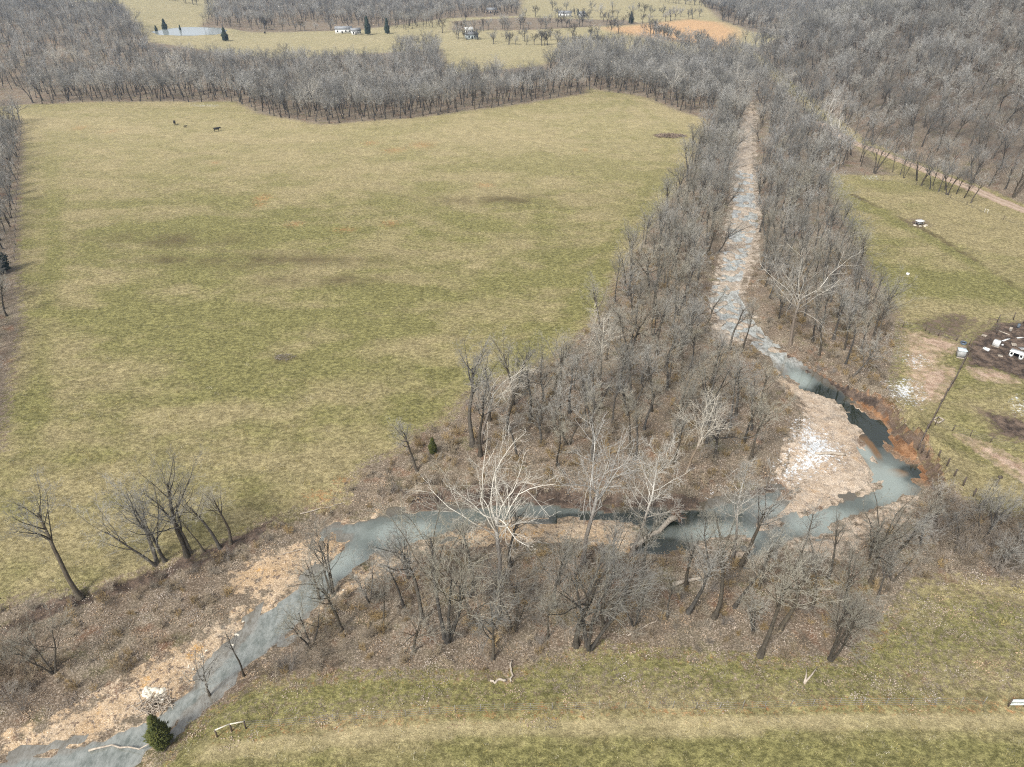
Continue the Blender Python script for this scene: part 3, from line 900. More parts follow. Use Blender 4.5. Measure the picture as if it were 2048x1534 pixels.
def arrays_to_mesh(name, res, mat, mat2=None, dark=1):
    """the first dark levels take mat, the finer ones mat2"""
    vs, fs, mi, n = [], [], [], 0
    for lv, (P, R, s) in enumerate(res):
        v, f = tubes(P, R, s)
        vs.append(v)
        fs.append(f + n)
        mi.append(np.full(len(f), 0 if lv < dark else 1))
        n += len(v)
    me = mesh_from(name, np.vstack(vs), np.vstack(fs), mat, True)
    if mat2:
        me.materials.append(mat2)
        me.polygons.foreach_set('material_index', np.concatenate(mi).astype(np.int32))
    return me


def tree_template(seed, kind, tmat, cmat):
    res = normalise(tree_arrays(seed, kind))
    return arrays_to_mesh('trunk', res[:1], tmat), arrays_to_mesh('crown', res[1:], tmat, cmat, 2 if kind.startswith('syc') else 1)


TEMPLATES = {
    'forest': [tree_template(100 + i, 'forest', M_BARK, M_TWIG) for i in range(5)],
    'spread': [tree_template(200 + i, 'spread', M_BARK, M_TWIG) for i in range(4)],
    'multi': [tree_template(300 + i, 'multi', M_BARK, M_TWIG) for i in range(3)],
    'pole': [tree_template(400 + i, 'pole', M_BARK, M_TWIG) for i in range(3)],
    'sycamore': [tree_template(500 + i, 'sycamore', M_SYC, M_SYCTWIG) for i in range(3)],
    'sycwide': [tree_template(600 + i, 'sycwide', M_SYC, M_SYCTWIG) for i in range(2)],
    'sycslim': [tree_template(700 + i, 'sycslim', M_SYC, M_SYCTWIG) for i in range(2)],
    'far': [tree_template(750 + i, 'lodx', M_BARK, M_BARK if i % 3 == 0 else M_FARTWIG) for i in range(6)],
}


def shrub_mesh(seed, h=2.6, stems=9, mat=None):
    rng = np.random.default_rng(seed)
    k = 5
    P = np.zeros((stems, k, 3))
    for j in range(stems):
        az = rng.random() * 6.28
        sp = rng.uniform(0.15, 0.9)
        D = np.array([math.cos(az) * sp, math.sin(az) * sp, 1.0])
        p = np.array([math.cos(az), math.sin(az), 0]) * rng.uniform(0, 0.25)
        L = h * rng.uniform(0.6, 1.1)
        for i in range(k):
            P[j, i] = p
            D = D + rng.normal(0, 0.14, 3)
            D /= np.linalg.norm(D)
            p = p + D * L / (k - 1)
    R = np.broadcast_to(np.linspace(0.030, 0.012, k), (stems, k)).copy()
    L1, R1 = grow(rng, P, R, 7, 0.15, 1.0, 0.6, 0.25, 0.55, 4, 0.0, 0.2, 0.7, 0.6, 0.35, 0.3)
    R1 = np.clip(R1, 0.010, 0.02)
    L2, R2 = grow(rng, L1, R1, 5, 0.15, 1.0, 0.65, 0.25, 0.6, 3, 0.0, 0.2, 0.8, 0.6, 0.3, 0.25)
    R2 = np.clip(R2, 0.009, 0.012)
    return arrays_to_mesh('stems', [(P, R, 4), (L1, R1, 3), (L2, R2, 3)], mat or M_BRUSH)


SHRUBS = [shrub_mesh(800 + i, 2.6, 7 + i) for i in range(5)]


def cedar_meshes(seed, mat, wide=0.32, n=2600):
    """nominal height 5 m"""
    rng = np.random.default_rng(seed)
    t = rng.random(n) ** 1.35
    z = 0.35 + 4.55 * t
    lump = 1 + 0.35 * np.sin(z * 2.7 + 2.0) * rng.random(n)
    rmax = 5 * wide * np.clip((1 - t) ** 0.75 * (0.35 + 2.2 * np.minimum(t + 0.15, 0.3)), 0.03, 9) * lump
    az = rng.random(n) * 6.28
    clus = 0.82 + 0.26 * np.sin(az * 5 + z * 2.1) * np.cos(z * 3.3 + az * 2)
    rad = rmax * (0.35 + 0.65 * np.sqrt(rng.random(n))) * clus
    c = np.stack([np.cos(az) * rad, np.sin(az) * rad, z], 1)
    out = np.stack([np.cos(az), np.sin(az), np.full(n, 0.9)], 1) + rng.normal(0, 0.3, (n, 3))
    out /= np.linalg.norm(out, axis=1, keepdims=True)
    side = np.cross(out, rng.normal(0, 1, (n, 3)))
    side /= np.linalg.norm(side, axis=1, keepdims=True)
    ln = rng.uniform(0.16, 0.36, (n, 1))
    up2 = np.cross(side, out)
    v = np.stack([c - side * ln * 0.35, c + side * ln * 0.35, c + out * ln, c + up2 * ln * 0.35], 1).reshape(-1, 3)
    i4 = np.arange(n)[:, None] * 4
    f = np.vstack([i4 + np.array([[0, 1, 2]]), i4 + np.array([[1, 3, 2]]), i4 + np.array([[3, 0, 2]])])
    crown = mesh_from('crown', v, f, mat)
    mb = MB()
    mb.tube([(0, 0, -0.1), (0.02, 0, 1.5), (0, 0.02, 3.2), (0, 0, 4.6)], [0.12, 0.09, 0.05, 0.015], 6)
    return mb.mesh('trunk', M_BARK), crown


CEDARS = [cedar_meshes(900, M_CEDAR, 0.30), cedar_meshes(901, M_CEDARD, 0.34), cedar_meshes(902, M_CEDARD, 0.22)]


def put(kind, variant, loc, h, label, cat='tree', name='bare_tree', group=None, rz=None, tilt=(0, 0), nominal=16.0):
    tr, cr = (TEMPLATES[kind][variant % len(TEMPLATES[kind])] if kind in TEMPLATES else CEDARS[variant])
    e = empty(name, loc, label, cat, group, random.random() * 6.28 if rz is None else rz, h / nominal, tilt)
    child('trunk', tr, e)
    child('crown', cr, e)
    return e


def stand(kind, variant, bx, by, top, label, name='bare_tree', group=None, lean=None, **kw):
    """tree whose base and top are known from the survey"""
    p = spot(bx, by)
    h = height_to(p.y, top) - p.z
    nominal = 5.0 if kind == 'cedar' else 16.0
    tilt = (0, 0)
    if lean:
        tilt = (0, math.radians(lean))
    return put(kind, variant, p - Vector((0, 0, 0.08)), h, label, 'tree', name, group, tilt=tilt, nominal=nominal, **kw)


TAKEN = []          # (x, y, clear radius) of trees set by hand

SYC = [
    ('sycwide', 1, 1000, 1170, 905, 'wide white sycamore with a bright fanned crown over the middle gravel bar', -3),
    ('sycamore', 1, 1166, 1125, 822, 'tall spreading pale sycamore with curved limbs beside the middle gravel bar', 0),
    ('sycslim', 0, 1262, 1112, 848, 'slender straight white sycamore standing at the foot of the big fallen log', 5),
    ('sycwide', 0, 1580, 690, 468, 'brilliant white forked sycamore among grey trees on the right bank of the upper creek', -4),
    ('sycslim', 1, 1195, 795, 600, 'pale sycamore with drooping limbs at the meadow edge of the creek wood', 0),
    ('sycslim', 0, 1466, 1115, 908, 'thin white sycamore sapling at the tip between the two creek channels', 0),
    ('sycamore', 1, 1372, 948, 770, 'grey white sycamore with a dark lower trunk north of the still pool', 4),
    ('sycwide', 0, 1342, 205, 122, 'white sycamore at the far right corner of the big meadow', 0),
    ('sycamore', 1, 1398, 205, 128, 'second white sycamore right of the meadow corner, narrower crown', 0),
    ('sycwide', 1, 1478, 205, 120, 'broad white sycamore closing the head of the straight creek', 0),
    ('sycamore', 2, 1508, 205, 128, 'white sycamore just right of the creek head', 0),
    ('sycamore', 0, 1556, 195, 128, 'lone white sycamore at the foot of the wooded hill', 0),
    ('sycamore', 1, 1652, 268, 178, 'upper of two white sycamores before the hill, above the road end', 0),
    ('sycwide', 0, 1668, 305, 212, 'lower of two white sycamores before the hill, wide bright crown', 0),
    ('sycwide', 1, 628, 228, 138, 'white sycamore with two bright limbs inside the far meadow wood', 0),
    ('sycamore', 2, 362, 190, 92, 'pale sycamore above the dark ditch behind the far meadow edge', 0),
    ('sycamore', 0, 125, 152, 90, 'left one of two pale sycamores in the wood at upper left', 0),
    ('sycamore', 1, 162, 148, 84, 'right one of two pale sycamores in the wood at upper left', 0),
    ('sycamore', 0, 1128, 190, 118, 'pale grey sycamore at the right end of the far meadow wood', 0),
    ('sycamore', 2, 810, 190, 120, 'greyish sycamore rising from the middle of the far meadow wood', 0),
]
for (k, v, bx, by, top, lab, lean) in SYC:
    e = stand(k, v, bx, by, top, lab, 'sycamore_tree', 'white sycamores', lean)
    TAKEN.append((e.location.x, e.location.y, 2.6))

BARE = [
    ('forest', 1, 160, 1195, 955, 'lone crooked bare tree at lower left of the meadow, leaning left', -3),
    ('multi', 0, 316, 1138, 950, 'leftmost tall tree of the clump on the meadow bank at lower left', -8),
    ('spread', 1, 334, 1132, 938, 'forked tree second in the clump on the lower left meadow bank', 0),
    ('forest', 0, 374, 1112, 925, 'straight tree in the middle of the clump on the lower left meadow bank', 2),
    ('spread', 2, 380, 1106, 945, 'curving tree behind the middle of the lower left bank clump', 6),
    ('pole', 0, 408, 1103, 1010, 'small thin tree in a gap of the lower left bank clump', 0),
    ('forest', 1, 441, 1097, 945, 'tree leaning left near the right end of the lower left bank clump', -6),
    ('forest', 2, 462, 1087, 948, 'rightmost tree of the clump on the lower left meadow bank', 0),
    ('multi', 1, 108, 1346, 1225, 'low pale multi stemmed tree at the left edge above the gravel', 0),
    ('multi', 2, 668, 1192, 1050, 'dark forked tree on the bank tip in the lower creek bend', 0),
    ('spread', 3, 640, 1200, 1090, 'small dark tree left of the forked one in the lower creek bend', -6),
    ('spread', 0, 420, 1392, 1290, 'small open tree overhanging the lower creek by the cedar', -5),
    ('pole', 1, 488, 1352, 1258, 'very small bare tree on the south bank of the lower creek', 0),
    ('forest', 3, 834, 942, 815, 'slim tree at the meadow corner left of the little cedar', -6),
    ('forest', 0, 945, 892, 682, 'tall bare tree with drooping lower limbs at the meadow corner', -3),
    ('sycamore', 0, 962, 888, 690, 'tall pale limbed tree right beside the meadow corner tree', 3),
    ('multi', 0, 892, 1280, 1010, 'big dark three forked tree in the south wood below the gravel bar', 0),
    ('forest', 4, 846, 1245, 1050, 'dark single trunk left of the three forked tree in the south wood', -3),
    ('spread', 1, 985, 1318, 1150, 'broken crowned tree with pale weeping twigs at the wood edge by the two cut logs', 0),
    ('spread', 2, 1152, 1292, 1085, 'thick leaning tree with a long low limb in the middle of the south wood', -4),
    ('multi', 1, 1178, 1296, 1070, 'tall many stemmed tree right of the leaning one in the south wood', 2),
    ('forest', 1, 1282, 1150, 985, 'reddish leaning trunk between gravel bar and fallen log', 3),
    ('forest', 2, 1376, 1225, 1060, 'dark trunk below the pale log in the south wood', 4),
    ('forest', 3, 1428, 1235, 1050, 'dark trunk right of the pale log in the south wood', 5),
    ('pole', 2, 1468, 1215, 1040, 'slim trunk in the right part of the south wood', 6),
    ('forest', 4, 1520, 1312, 1090, 'tall leaning trunk at the lower edge of the south wood', 9),
    ('forest', 0, 1558, 1262, 1085, 'leaning trunk behind the lower edge of the south wood at right', 9),
    ('multi', 2, 1660, 1318, 1140, 'brushy tree at the bottom right corner of the south wood', 8),
    ('spread', 3, 1742, 1165, 985, 'large spreading oak like tree by the right creek bend', -6),
    ('forest', 1, 1480, 1130, 925, 'thin reddish leaning stem between the two channels', 10),
    ('spread', 0, 1705, 760, 640, 'tree leaning right over the barnyard corner above the cut bank', 26),
    ('spread', 1, 40, 245, 170, 'round rust tinged tree alone at the far left meadow corner', 0),
    ('spread', 2, 1595, 395, 320, 'dark open crowned tree at the right creek bank beside the small pasture', 0),
    ('spread', 3, 1436, 505, 420, 'dark tree on the left bank leaning over the riffles of the upper creek', 24),
    ('forest', 2, 1530, 470, 385, 'thin tree on the right bank of the riffles, leaning left over the rocks', -16),
    ('spread', 1, 1412, 652, 545, 'tree at the left foot of the riffles leaning right across the water', 20),
    ('forest', 0, 1458, 700, 590, 'dark forked tree before the lowest rock slabs of the riffles', 4),
    ('pole', 1, 1482, 706, 600, 'slim dark tree right of the lowest rock slabs', 8),
    ('multi', 0, 1452, 410, 335, 'bushy tree leaning over the top of the open water', 18),
    ('spread', 2, 1470, 300, 245, 'tree leaning over the dry creek bed from the left', 18),
    ('spread', 0, 1518, 285, 228, 'tree leaning over the dry creek bed from the right', -14),
    ('multi', 1, 1555, 392, 310, 'dense dark tree cluster on the right bank of the straight creek', 0),
]
for (k, v, bx, by, top, lab, lean) in BARE:
    e = stand(k, v, bx, by, top, lab, 'bare_tree', 'bare trees', lean)
    TAKEN.append((e.location.x, e.location.y, 2.4))

# cedars and far pines
stand('cedar', 0, 326, 1488, 1432, 'bright green bushy cedar on the creek bank at bottom left', 'cedar_tree')
stand('cedar', 0, 866, 905, 875, 'small dark green cedar at the meadow corner', 'cedar_tree')
stand('cedar', 1, 451, 82, 54, 'big dark cedar at the right end of the pond', 'cedar_tree')
stand('cedar', 1, 330, 58, 37, 'dark cedar behind the pond, tallest of three', 'cedar_tree')
stand('cedar', 1, 313, 63, 50, 'squat dark cedar behind the left end of the pond', 'cedar_tree')
stand('cedar', 2, 361, 62, 49, 'small pointed cedar behind the middle of the pond', 'cedar_tree')
stand('cedar', 2, 736, 70, 32, 'tall dark pine left of a pair by the white farm buildings', 'pine_tree')
stand('cedar', 2, 775, 68, 36, 'tall dark pine right of a pair by the white farm buildings', 'pine_tree')
stand('cedar', 1, 1262, 47, 24, 'dark evergreen on the far field line near the orange field', 'cedar_tree')
stand('cedar', 2, 1156, 31, 18, 'small evergreen beside the far white house', 'cedar_tree')
stand('cedar', 1, 3, 545, 478, 'dark evergreen cut by the left picture border in the hedge', 'cedar_tree')

# ------------------------------------------------------------------ woods: scattered trees
GRID = {}


def free(x, y, r):
    i, j = int(x // 6), int(y // 6)
    for a in (-1, 0, 1):
        for b in (-1, 0, 1):
            for (qx, qy, qr) in GRID.get((i + a, j + b), ()):
                if (qx - x) ** 2 + (qy - y) ** 2 < ((r + qr) / 2) ** 2:
                    return False
    return True


def mark(x, y, r):
    GRID.setdefault((int(x // 6), int(y // 6)), []).append((x, y, r))


for q in TAKEN:
    mark(*q)


def inside(pg, x, y):
    c = False
    n = len(pg)
    for i in range(n):
        ax, ay = pg[i]
        bx, by = pg[(i + 1) % n]
        if (ay > y) != (by > y) and x < (bx - ax) * (y - ay) / (by - ay) + ax:
            c = not c
    return c


def dw_at(x, y):
    return float(sdf(P_WATER, np.array([x]), np.array([y]), 30)[0])


def sow(pg, gap, tries, water_clear=0.5):
    lo, hi = pg.min(0), pg.max(0)
    area = (hi - lo).prod()
    n = int(tries * area / gap ** 2)
    xs = RNG.uniform(lo[0], hi[0], n)
    ys = RNG.uniform(lo[1], hi[1], n)
    ok = sdf(pg, xs, ys, 10) < 0
    ok &= sdf(P_WATER, xs, ys, 10) > water_clear
    ok &= line_dist(ROAD, xs, ys, 10) > 3.2
    out = []
    for x, y in zip(xs[ok], ys[ok]):
        if free(x, y, gap):
            mark(x, y, gap)
            out.append((float(x), float(y)))
    return out


# zone: outline, spacing, heights, kinds, label of its trees, group
ZONES = [
    ([(1215, 770), (1182, 664), (1232, 565), (1302, 455), (1362, 352), (1402, 290), (1450, 215), (1490, 205), (1468, 340), (1440, 450), (1408, 560), (1398, 660), (1420, 740), (1480, 800), (1350, 870), (1250, 810)],
     4.2, (11, 16), ['forest', 'forest', 'spread', 'pole', 'multi'], '% tree left of the &, $', 'trees left of the upper creek'),
    ([(925, 890), (1000, 795), (1120, 745), (1210, 765), (1350, 870), (1500, 800), (1560, 850), (1540, 930), (1300, 955), (1100, 940), (950, 920)],
     3.7, (11, 16), ['forest', 'pole', 'forest', 'multi', 'spread'], '% tree north of the pool, near the @', 'trees north of the pool'),
    ([(1515, 565), (1506, 450), (1516, 330), (1530, 300), (1640, 352), (1664, 420), (1692, 500), (1742, 580), (1786, 650), (1752, 720), (1690, 745), (1630, 722), (1556, 660)],
     4.2, (11, 15), ['forest', 'spread', 'forest', 'multi', 'pole'], '% tree right of the &, $', 'trees right of the upper creek'),
    ([(1506, 240), (1512, 200), (1545, 200), (1600, 245), (1680, 300), (1760, 330), (1790, 352), (1700, 345), (1640, 345), (1540, 300)],
     4.6, (11, 15), ['forest', 'spread', 'pole'], '% tree between small pasture and gravel road', 'trees before the gravel road'),
    ([(1790, 352), (1760, 332), (1850, 362), (1960, 402), (1950, 412), (1870, 385)],
     3.2, (9, 13), ['spread', 'forest', 'multi'], '% roadside tree in the row along the gravel road', 'roadside trees'),
    ([(590, 1300), (740, 1160), (860, 1115), (1000, 1110), (1240, 1115), (1480, 1140), (1640, 1115), (1720, 1095), (1800, 1160), (1740, 1250), (1690, 1295), (1400, 1292), (1200, 1275), (1050, 1305), (700, 1325)],
     3.9, (8.5, 13.5), ['forest', 'forest', 'pole', 'multi', 'spread'], '% tree in the brushy south wood', 'trees of the south wood'),
    ([(1600, 1130), (1720, 1095), (1850, 1040), (1885, 1110), (1800, 1185), (1740, 1262), (1690, 1300), (1560, 1300)],
     3.4, (7, 11), ['forest', 'spread', 'multi', 'pole'], '% tree in the right part of the south wood', 'trees right in the south wood'),
    ([(1860, 1000), (1930, 1010), (2120, 1050), (2120, 1165), (1930, 1140), (1850, 1110)],
     3.1, (6, 9.5), ['spread', 'multi'], 'low % tree in the right edge thicket', 'trees of the right thicket'),
    ([(-110, 245), (40, 245), (44, 300), (34, 420), (25, 520), (24, 640), (2, 760), (-60, 960), (-200, 900)],
     3.5, (8, 12), ['spread', 'multi', 'forest'], '% tree in the left meadow hedge', 'trees of the left hedge'),
    ([(60, 209), (200, 205), (470, 204), (520, 229), (640, 250), (800, 240), (1000, 215), (1166, 190), (1160, 168), (1000, 178), (880, 190), (640, 200), (480, 180), (200, 180), (60, 184)],
     4.3, (12, 16), ['forest', 'forest', 'pole', 'spread'], '% tree along the far side of the big meadow', 'trees along the far meadow edge'),
    ([(1170, 178), (1290, 196), (1360, 226), (1420, 232), (1500, 195), (1490, 150), (1330, 130), (1160, 140)],
     4.3, (12, 16), ['forest', 'forest', 'spread'], '% tree behind the right meadow corner', 'trees at the right meadow corner'),
]
FAR_ZONES = [
    ('far_woodland', 'grey bare woodland beyond the big meadow', 4.6, (11, 15),
     [[(-150, 190), (60, 180), (200, 178), (480, 178), (500, 150), (330, 152), (300, 92), (250, 40), (-150, 20)],
      [(480, 182), (640, 198), (880, 188), (1000, 176), (1000, 160), (890, 165), (875, 98), (800, 98), (780, 150), (560, 150)],
      [(330, 158), (480, 160), (780, 150), (780, 136), (480, 130), (320, 126)],
      [(1080, 150), (1160, 160), (1330, 128), (1480, 140), (1470, 104), (1380, 110), (1290, 100), (1150, 102), (1110, 122)],
      [(1470, 104), (1482, 142), (1502, 195), (1560, 208), (1600, 242), (1650, 262), (1690, 286), (1620, 228), (1560, 172), (1510, 126)],
      [(400, 60), (430, 30), (440, -10), (1040, -10), (1035, 30), (900, 36), (860, 58), (790, 60), (720, 52), (620, 46), (520, 62)],
      [(1395, 10), (1400, -10), (1720, -10), (1720, 60), (1520, 60), (1450, 34)]]),
]
LINES = [  # thin rows of far trees: survey polyline, spacing, where it is
    ([(985, 88), (1100, 92), (1130, 98), (1230, 96)], 6.0, 'hedge before the pale far field'),
    ([(990, 84), (1060, 82), (1180, 76), (1240, 66)], 11.0, 'loose row by the pale field'),
    ([(1300, 72), (1390, 92), (1420, 108)], 5.0, 'hedge before the orange field'),
    ([(1290, 66), (1340, 80), (1390, 88)], 8.0, 'short row left of the orange field'),
    ([(900, 64), (1060, 60), (1300, 46), (1400, 36)], 13.0, 'long row behind the orange field'),
    ([(880, 66), (930, 60), (1100, 56), (1180, 52)], 12.0, 'row beside the far farmhouse lane'),
    ([(930, 44), (1060, 46), (1240, 44)], 20.0, 'brown scrub field'),
    ([(1045, 33), (1130, 36), (1250, 33), (1400, 34)], 11.0, 'row along the farthest farmhouse'),
    ([(1060, 22), (1200, 22), (1330, 24)], 28.0, 'farthest valley field'),
    ([(190, 8), (330, 17), (430, 28)], 12.0, 'row above the pond field'),
    ([(520, 62), (640, 62), (700, 60)], 8.0, 'row between pond and barn'),
    ([(1320, 4), (1400, 12), (1500, 30)], 6.0, 'wood edge ending the farthest field'),
    ([(910, 76), (920, 80), (965, 80)], 5.0, 'clump round the pale farmhouse'),
    ([(1440, 40), (1490, 54), (1540, 64)], 7.0, 'row right of the orange field'),
]

cands = []
for (pl, gap, hh, kinds, lab, grp) in ZONES:
    pg = poly(pl)
    for (x, y) in sow(pg, gap, 5.0):
        h = random.uniform(*hh)
        cands.append((h / math.sqrt(x * x + y * y + CAM_H ** 2), x, y, h, random.choice(kinds), lab, grp))
cands.sort(reverse=True)
N_SINGLE = 300 - len(BARE)
ORD = 'first second third fourth fifth sixth seventh eighth ninth tenth eleventh twelfth thirteenth fourteenth fifteenth sixteenth'.split()
FORM = {'forest': 'straight', 'spread': 'wide crowned', 'multi': 'many stemmed', 'pole': 'slim', 'sycamore': 'pale'}


def side_of(x, y):
    d = dw_at(x, y)
    return 'by the water' if d < 6 else ('near the water' if d < 14 else 'far from water')


def reach(y):
    return 'creek bend' if y < 118 else ('lower riffles' if y < 140 else ('middle riffles' if y < 170 else ('upper riffles' if y < 215 else 'dry creek bed')))


MARKS = [((945, 892), 'meadow corner trees'), ((1372, 948), 'grey white sycamore'), ((1195, 795), 'meadow edge sycamore'), ((1540, 900), 'snowy gravel bar'), ((1200, 985), 'dark north bank'), ((1040, 860), 'meadow edge'), ((1440, 800), 'wood interior'),
         ((892, 1280), 'three forked tree'), ((1152, 1292), 'thick leaning tree'), ((1390, 1160), 'pale bleached log'), ((1000, 1362), 'cut logs'), ((1742, 1165), 'spreading oak'), ((1262, 1100), 'fallen trunk'),
         ((1520, 1312), 'tall leaning trunk'), ((1660, 1318), 'lower right wood corner'), ((1000, 1170), 'fanned sycamore'), ((680, 1300), 'left end of the wood'), ((1600, 1180), 'right gravel bank'),
         ((1900, 1060), 'fence end'), ((1960, 1130), 'near field corner'), ((2040, 1120), 'picture edge'), ((2030, 1060), 'thicket top'), ((1985, 1085), 'thicket middle')]


def nearest_mark(x, y):
    return min(MARKS, key=lambda m: float(np.hypot(*(at(*m[0]) - np.array([x, y])))))[1]


def across(o):
    """how far to the right a thing stands as seen from the camera"""
    p = o.location
    return p.x / (p.y * math.cos(PITCH) + (CAM_H - p.z) * math.sin(PITCH))


def name_apart(things, start=' from the left'):
    """ordinals for the small sets, otherwise the label stays shared"""
    sets = {}
    for o in things:
        sets.setdefault(o['label'], []).append(o)
    for lab, os_ in sets.items():
        if 1 < len(os_) <= len(ORD):
            for i, o in enumerate(sorted(os_, key=across)):
                o['label'] = '%s, %s%s' % (lab, ORD[i], start)


made = []
for (s, x, y, h, kind, lab, grp) in cands[:N_SINGLE]:
    made.append(put(kind, random.randrange(9), (x, y, gz(x, y) - 0.08), h, lab.replace('%', FORM[kind]).replace('$', side_of(x, y)).replace('&', reach(y)).replace('@', nearest_mark(x, y)), 'tree', 'bare_tree', grp, tilt=(random.gauss(0, 0.05), random.gauss(0, 0.05))))
name_apart(made)


def scatter(name, templates, pts, label, cat, kind='stuff'):
    """pts: list of (x, y, z, rot_z, scale, index, tilt_x, tilt_y); one object whose nodes set the templates on its points"""
    tc = bpy.data.collections.new(name + '_templates')
    for i, me in enumerate(templates):
        o = bpy.data.objects.new('%s_kind_%02d' % (name, i), me)
        tc.objects.link(o)
    a = np.array(pts, dtype=np.float32)
    me = bpy.data.meshes.new(name)
    me.vertices.add(len(a))
    me.vertices.foreach_set('co', a[:, :3].ravel())
    at_ = me.attributes.new('rot', 'FLOAT_VECTOR', 'POINT')
    at_.data.foreach_set('vector', np.ascontiguousarray(a[:, [6, 7, 3]]).ravel())
    at_ = me.attributes.new('scl', 'FLOAT', 'POINT')
    at_.data.foreach_set('value', np.ascontiguousarray(a[:, 4]))
    at_ = me.attributes.new('idx', 'INT', 'POINT')
    at_.data.foreach_set('value', a[:, 5].astype(np.int32))
    me.update()
    o = link(name, me, None, label, cat, None, kind)
    ng = bpy.data.node_groups.new(name, 'GeometryNodeTree')
    ng.interface.new_socket('Geometry', in_out='INPUT', socket_type='NodeSocketGeometry')
    ng.interface.new_socket('Geometry', in_out='OUTPUT', socket_type='NodeSocketGeometry')
    gi, go = ng.nodes.new('NodeGroupInput'), ng.nodes.new('NodeGroupOutput')
    ci = ng.nodes.new('GeometryNodeCollectionInfo')
    ci.inputs['Collection'].default_value = tc
    ci.inputs['Separate Children'].default_value = True
    ci.inputs['Reset Children'].default_value = True
    iop = ng.nodes.new('GeometryNodeInstanceOnPoints')
    iop.inputs['Pick Instance'].default_value = True

    def na(nm, ty):
        n = ng.nodes.new('GeometryNodeInputNamedAttribute')
        n.data_type = ty
        n.inputs['Name'].default_value = nm
        return n.outputs[0]
    L = ng.links
    L.new(gi.outputs[0], iop.inputs['Points'])
    L.new(ci.outputs[0], iop.inputs['Instance'])
    L.new(na('idx', 'INT'), iop.inputs['Instance Index'])
    L.new(na('rot', 'FLOAT_VECTOR'), iop.inputs['Rotation'])
    L.new(na('scl', 'FLOAT'), iop.inputs['Scale'])
    L.new(iop.outputs[0], go.inputs[0])
    md = o.modifiers.new('scatter', 'NODES')
    md.node_group = ng
    return o


LODS = [arrays_to_mesh('forest_tree', normalise(tree_arrays(1000 + i, 'lod' if i < 6 else 'lodm')), M_BARK, M_FARTWIG, 2) for i in range(9)]


def pt(x, y, s, n, tilt=0.04, dz=-0.1):
    return (x, y, gz(x, y) + dz, random.random() * 6.28, s, random.randrange(n), random.gauss(0, tilt), random.gauss(0, tilt))


rest = [pt(x, y, h / 16.0, len(LODS)) for (s, x, y, h, kind, lab, grp) in cands[N_SINGLE:]]
if rest:
    scatter('meadow_edge_woodland', LODS, rest, 'deeper part of the bare grey wood round the big meadow', 'woodland')
# hill forest
hp = []
hill_pg = np.vstack([HILL_FOOT + [3.0, 0], [[330, 660], [560, 700], [620, 330], [420, 130]]])
for (x, y) in sow(hill_pg, 5.2, 7.0):
    hp.append(pt(x, y, random.uniform(10, 17) / 16.0, len(LODS)))
scatter('hillside_forest', LODS, hp, 'dense bare grey forest covering the hill on the right', 'forest')
fp = []
for (nm, lab, gap, hh, pls) in FAR_ZONES:
    for pl in pls:
        pg = poly(pl)
        for (x, y) in sow(pg, gap if pg[:, 1].max() < 640 else 6.0, 2.2):
            fp.append(pt(x, y, random.uniform(*hh) / 16.0, len(LODS)))
scatter('far_woodland', LODS, fp, 'grey bare woodland beyond the big meadow', 'woodland')
lp = []
for (pl, gap, where) in LINES:
    P = poly(pl)
    for a, b in zip(P[:-1], P[1:]):
        L = float(np.linalg.norm(b - a))
        n = max(1, int(L / gap * 1.25))
        for i in range(n):
            q = a + (b - a) * (i + random.random()) / n + RNG.normal(0, 1.5, 2)
            lp.append((float(q[0]), float(q[1]), (('left half of the ' if at(pl[0][0], pl[0][1])[0] <= q[0] < (P[0][0] + P[-1][0]) / 2 else 'right half of the ') if gap < 14 else '') + where))
rows = []
for i, (x, y, where) in enumerate(lp):
    rows.append(put('far', random.randrange(9), (x, y, gz(x, y) - 0.1), random.uniform(7, 13), ('tree, ' if 'half' in where else 'bare tree in the ') + where, 'tree', 'field_tree', 'far field row trees'))
name_apart(rows)

# ------------------------------------------------------------------ shrubs and ground cover
SH_ZONES = [
    ([(600, 1310), (700, 1190), (860, 1130), (1240, 1115), (1480, 1150), (1640, 1120), (1760, 1120), (1800, 1180), (1700, 1310), (1400, 1300), (1200, 1285), (1050, 1320), (700, 1335)], 3.1, 0.62, 'leafless shrub near the @', 'shrubs of the south wood', 60),
    ([(350, 1470), (430, 1385), (560, 1285), (640, 1225), (700, 1260), (700, 1340), (600, 1360), (520, 1345), (430, 1400)], 1.9, 0.8, 'tangled shrub on the lower south bank', 'shrubs on the south creek bank', 40),
    ([(150, 1215), (300, 1150), (430, 1105), (540, 1055), (700, 1000), (720, 1010), (560, 1075), (430, 1130), (300, 1180), (160, 1235)], 1.8, 0.62, 'bare brush on the meadow bank at lower left', 'brush on the lower left bank', 40),
    ([(700, 1000), (780, 965), (880, 940), (1000, 965), (1200, 985), (1400, 985), (1520, 950), (1500, 975), (1300, 1005), (1050, 990), (850, 985)], 2.2, 0.65, 'bare shrub on the dark north bank of the creek', 'shrubs on the north bank', 40),
    ([(1860, 985), (1930, 1010), (2120, 1050), (2120, 1170), (1930, 1145), (1830, 1120)], 2.0, 1.15, 'shrub in right thicket, near the @', 'shrubs of the right thicket', 45),
    ([(-60, 1290), (60, 1230), (120, 1330), (100, 1400), (-60, 1480)], 2.6, 1.1, 'pale bare shrub at the lower left edge', 'shrubs at the lower left edge', 12),
    ([(1600, 715), (1700, 770), (1780, 800), (1760, 780), (1700, 740), (1640, 700)], 2.0, 0.5, 'brown shrub on top of the red cut bank', 'shrubs on the cut bank', 13),
]
n_sh = 0
shr = []
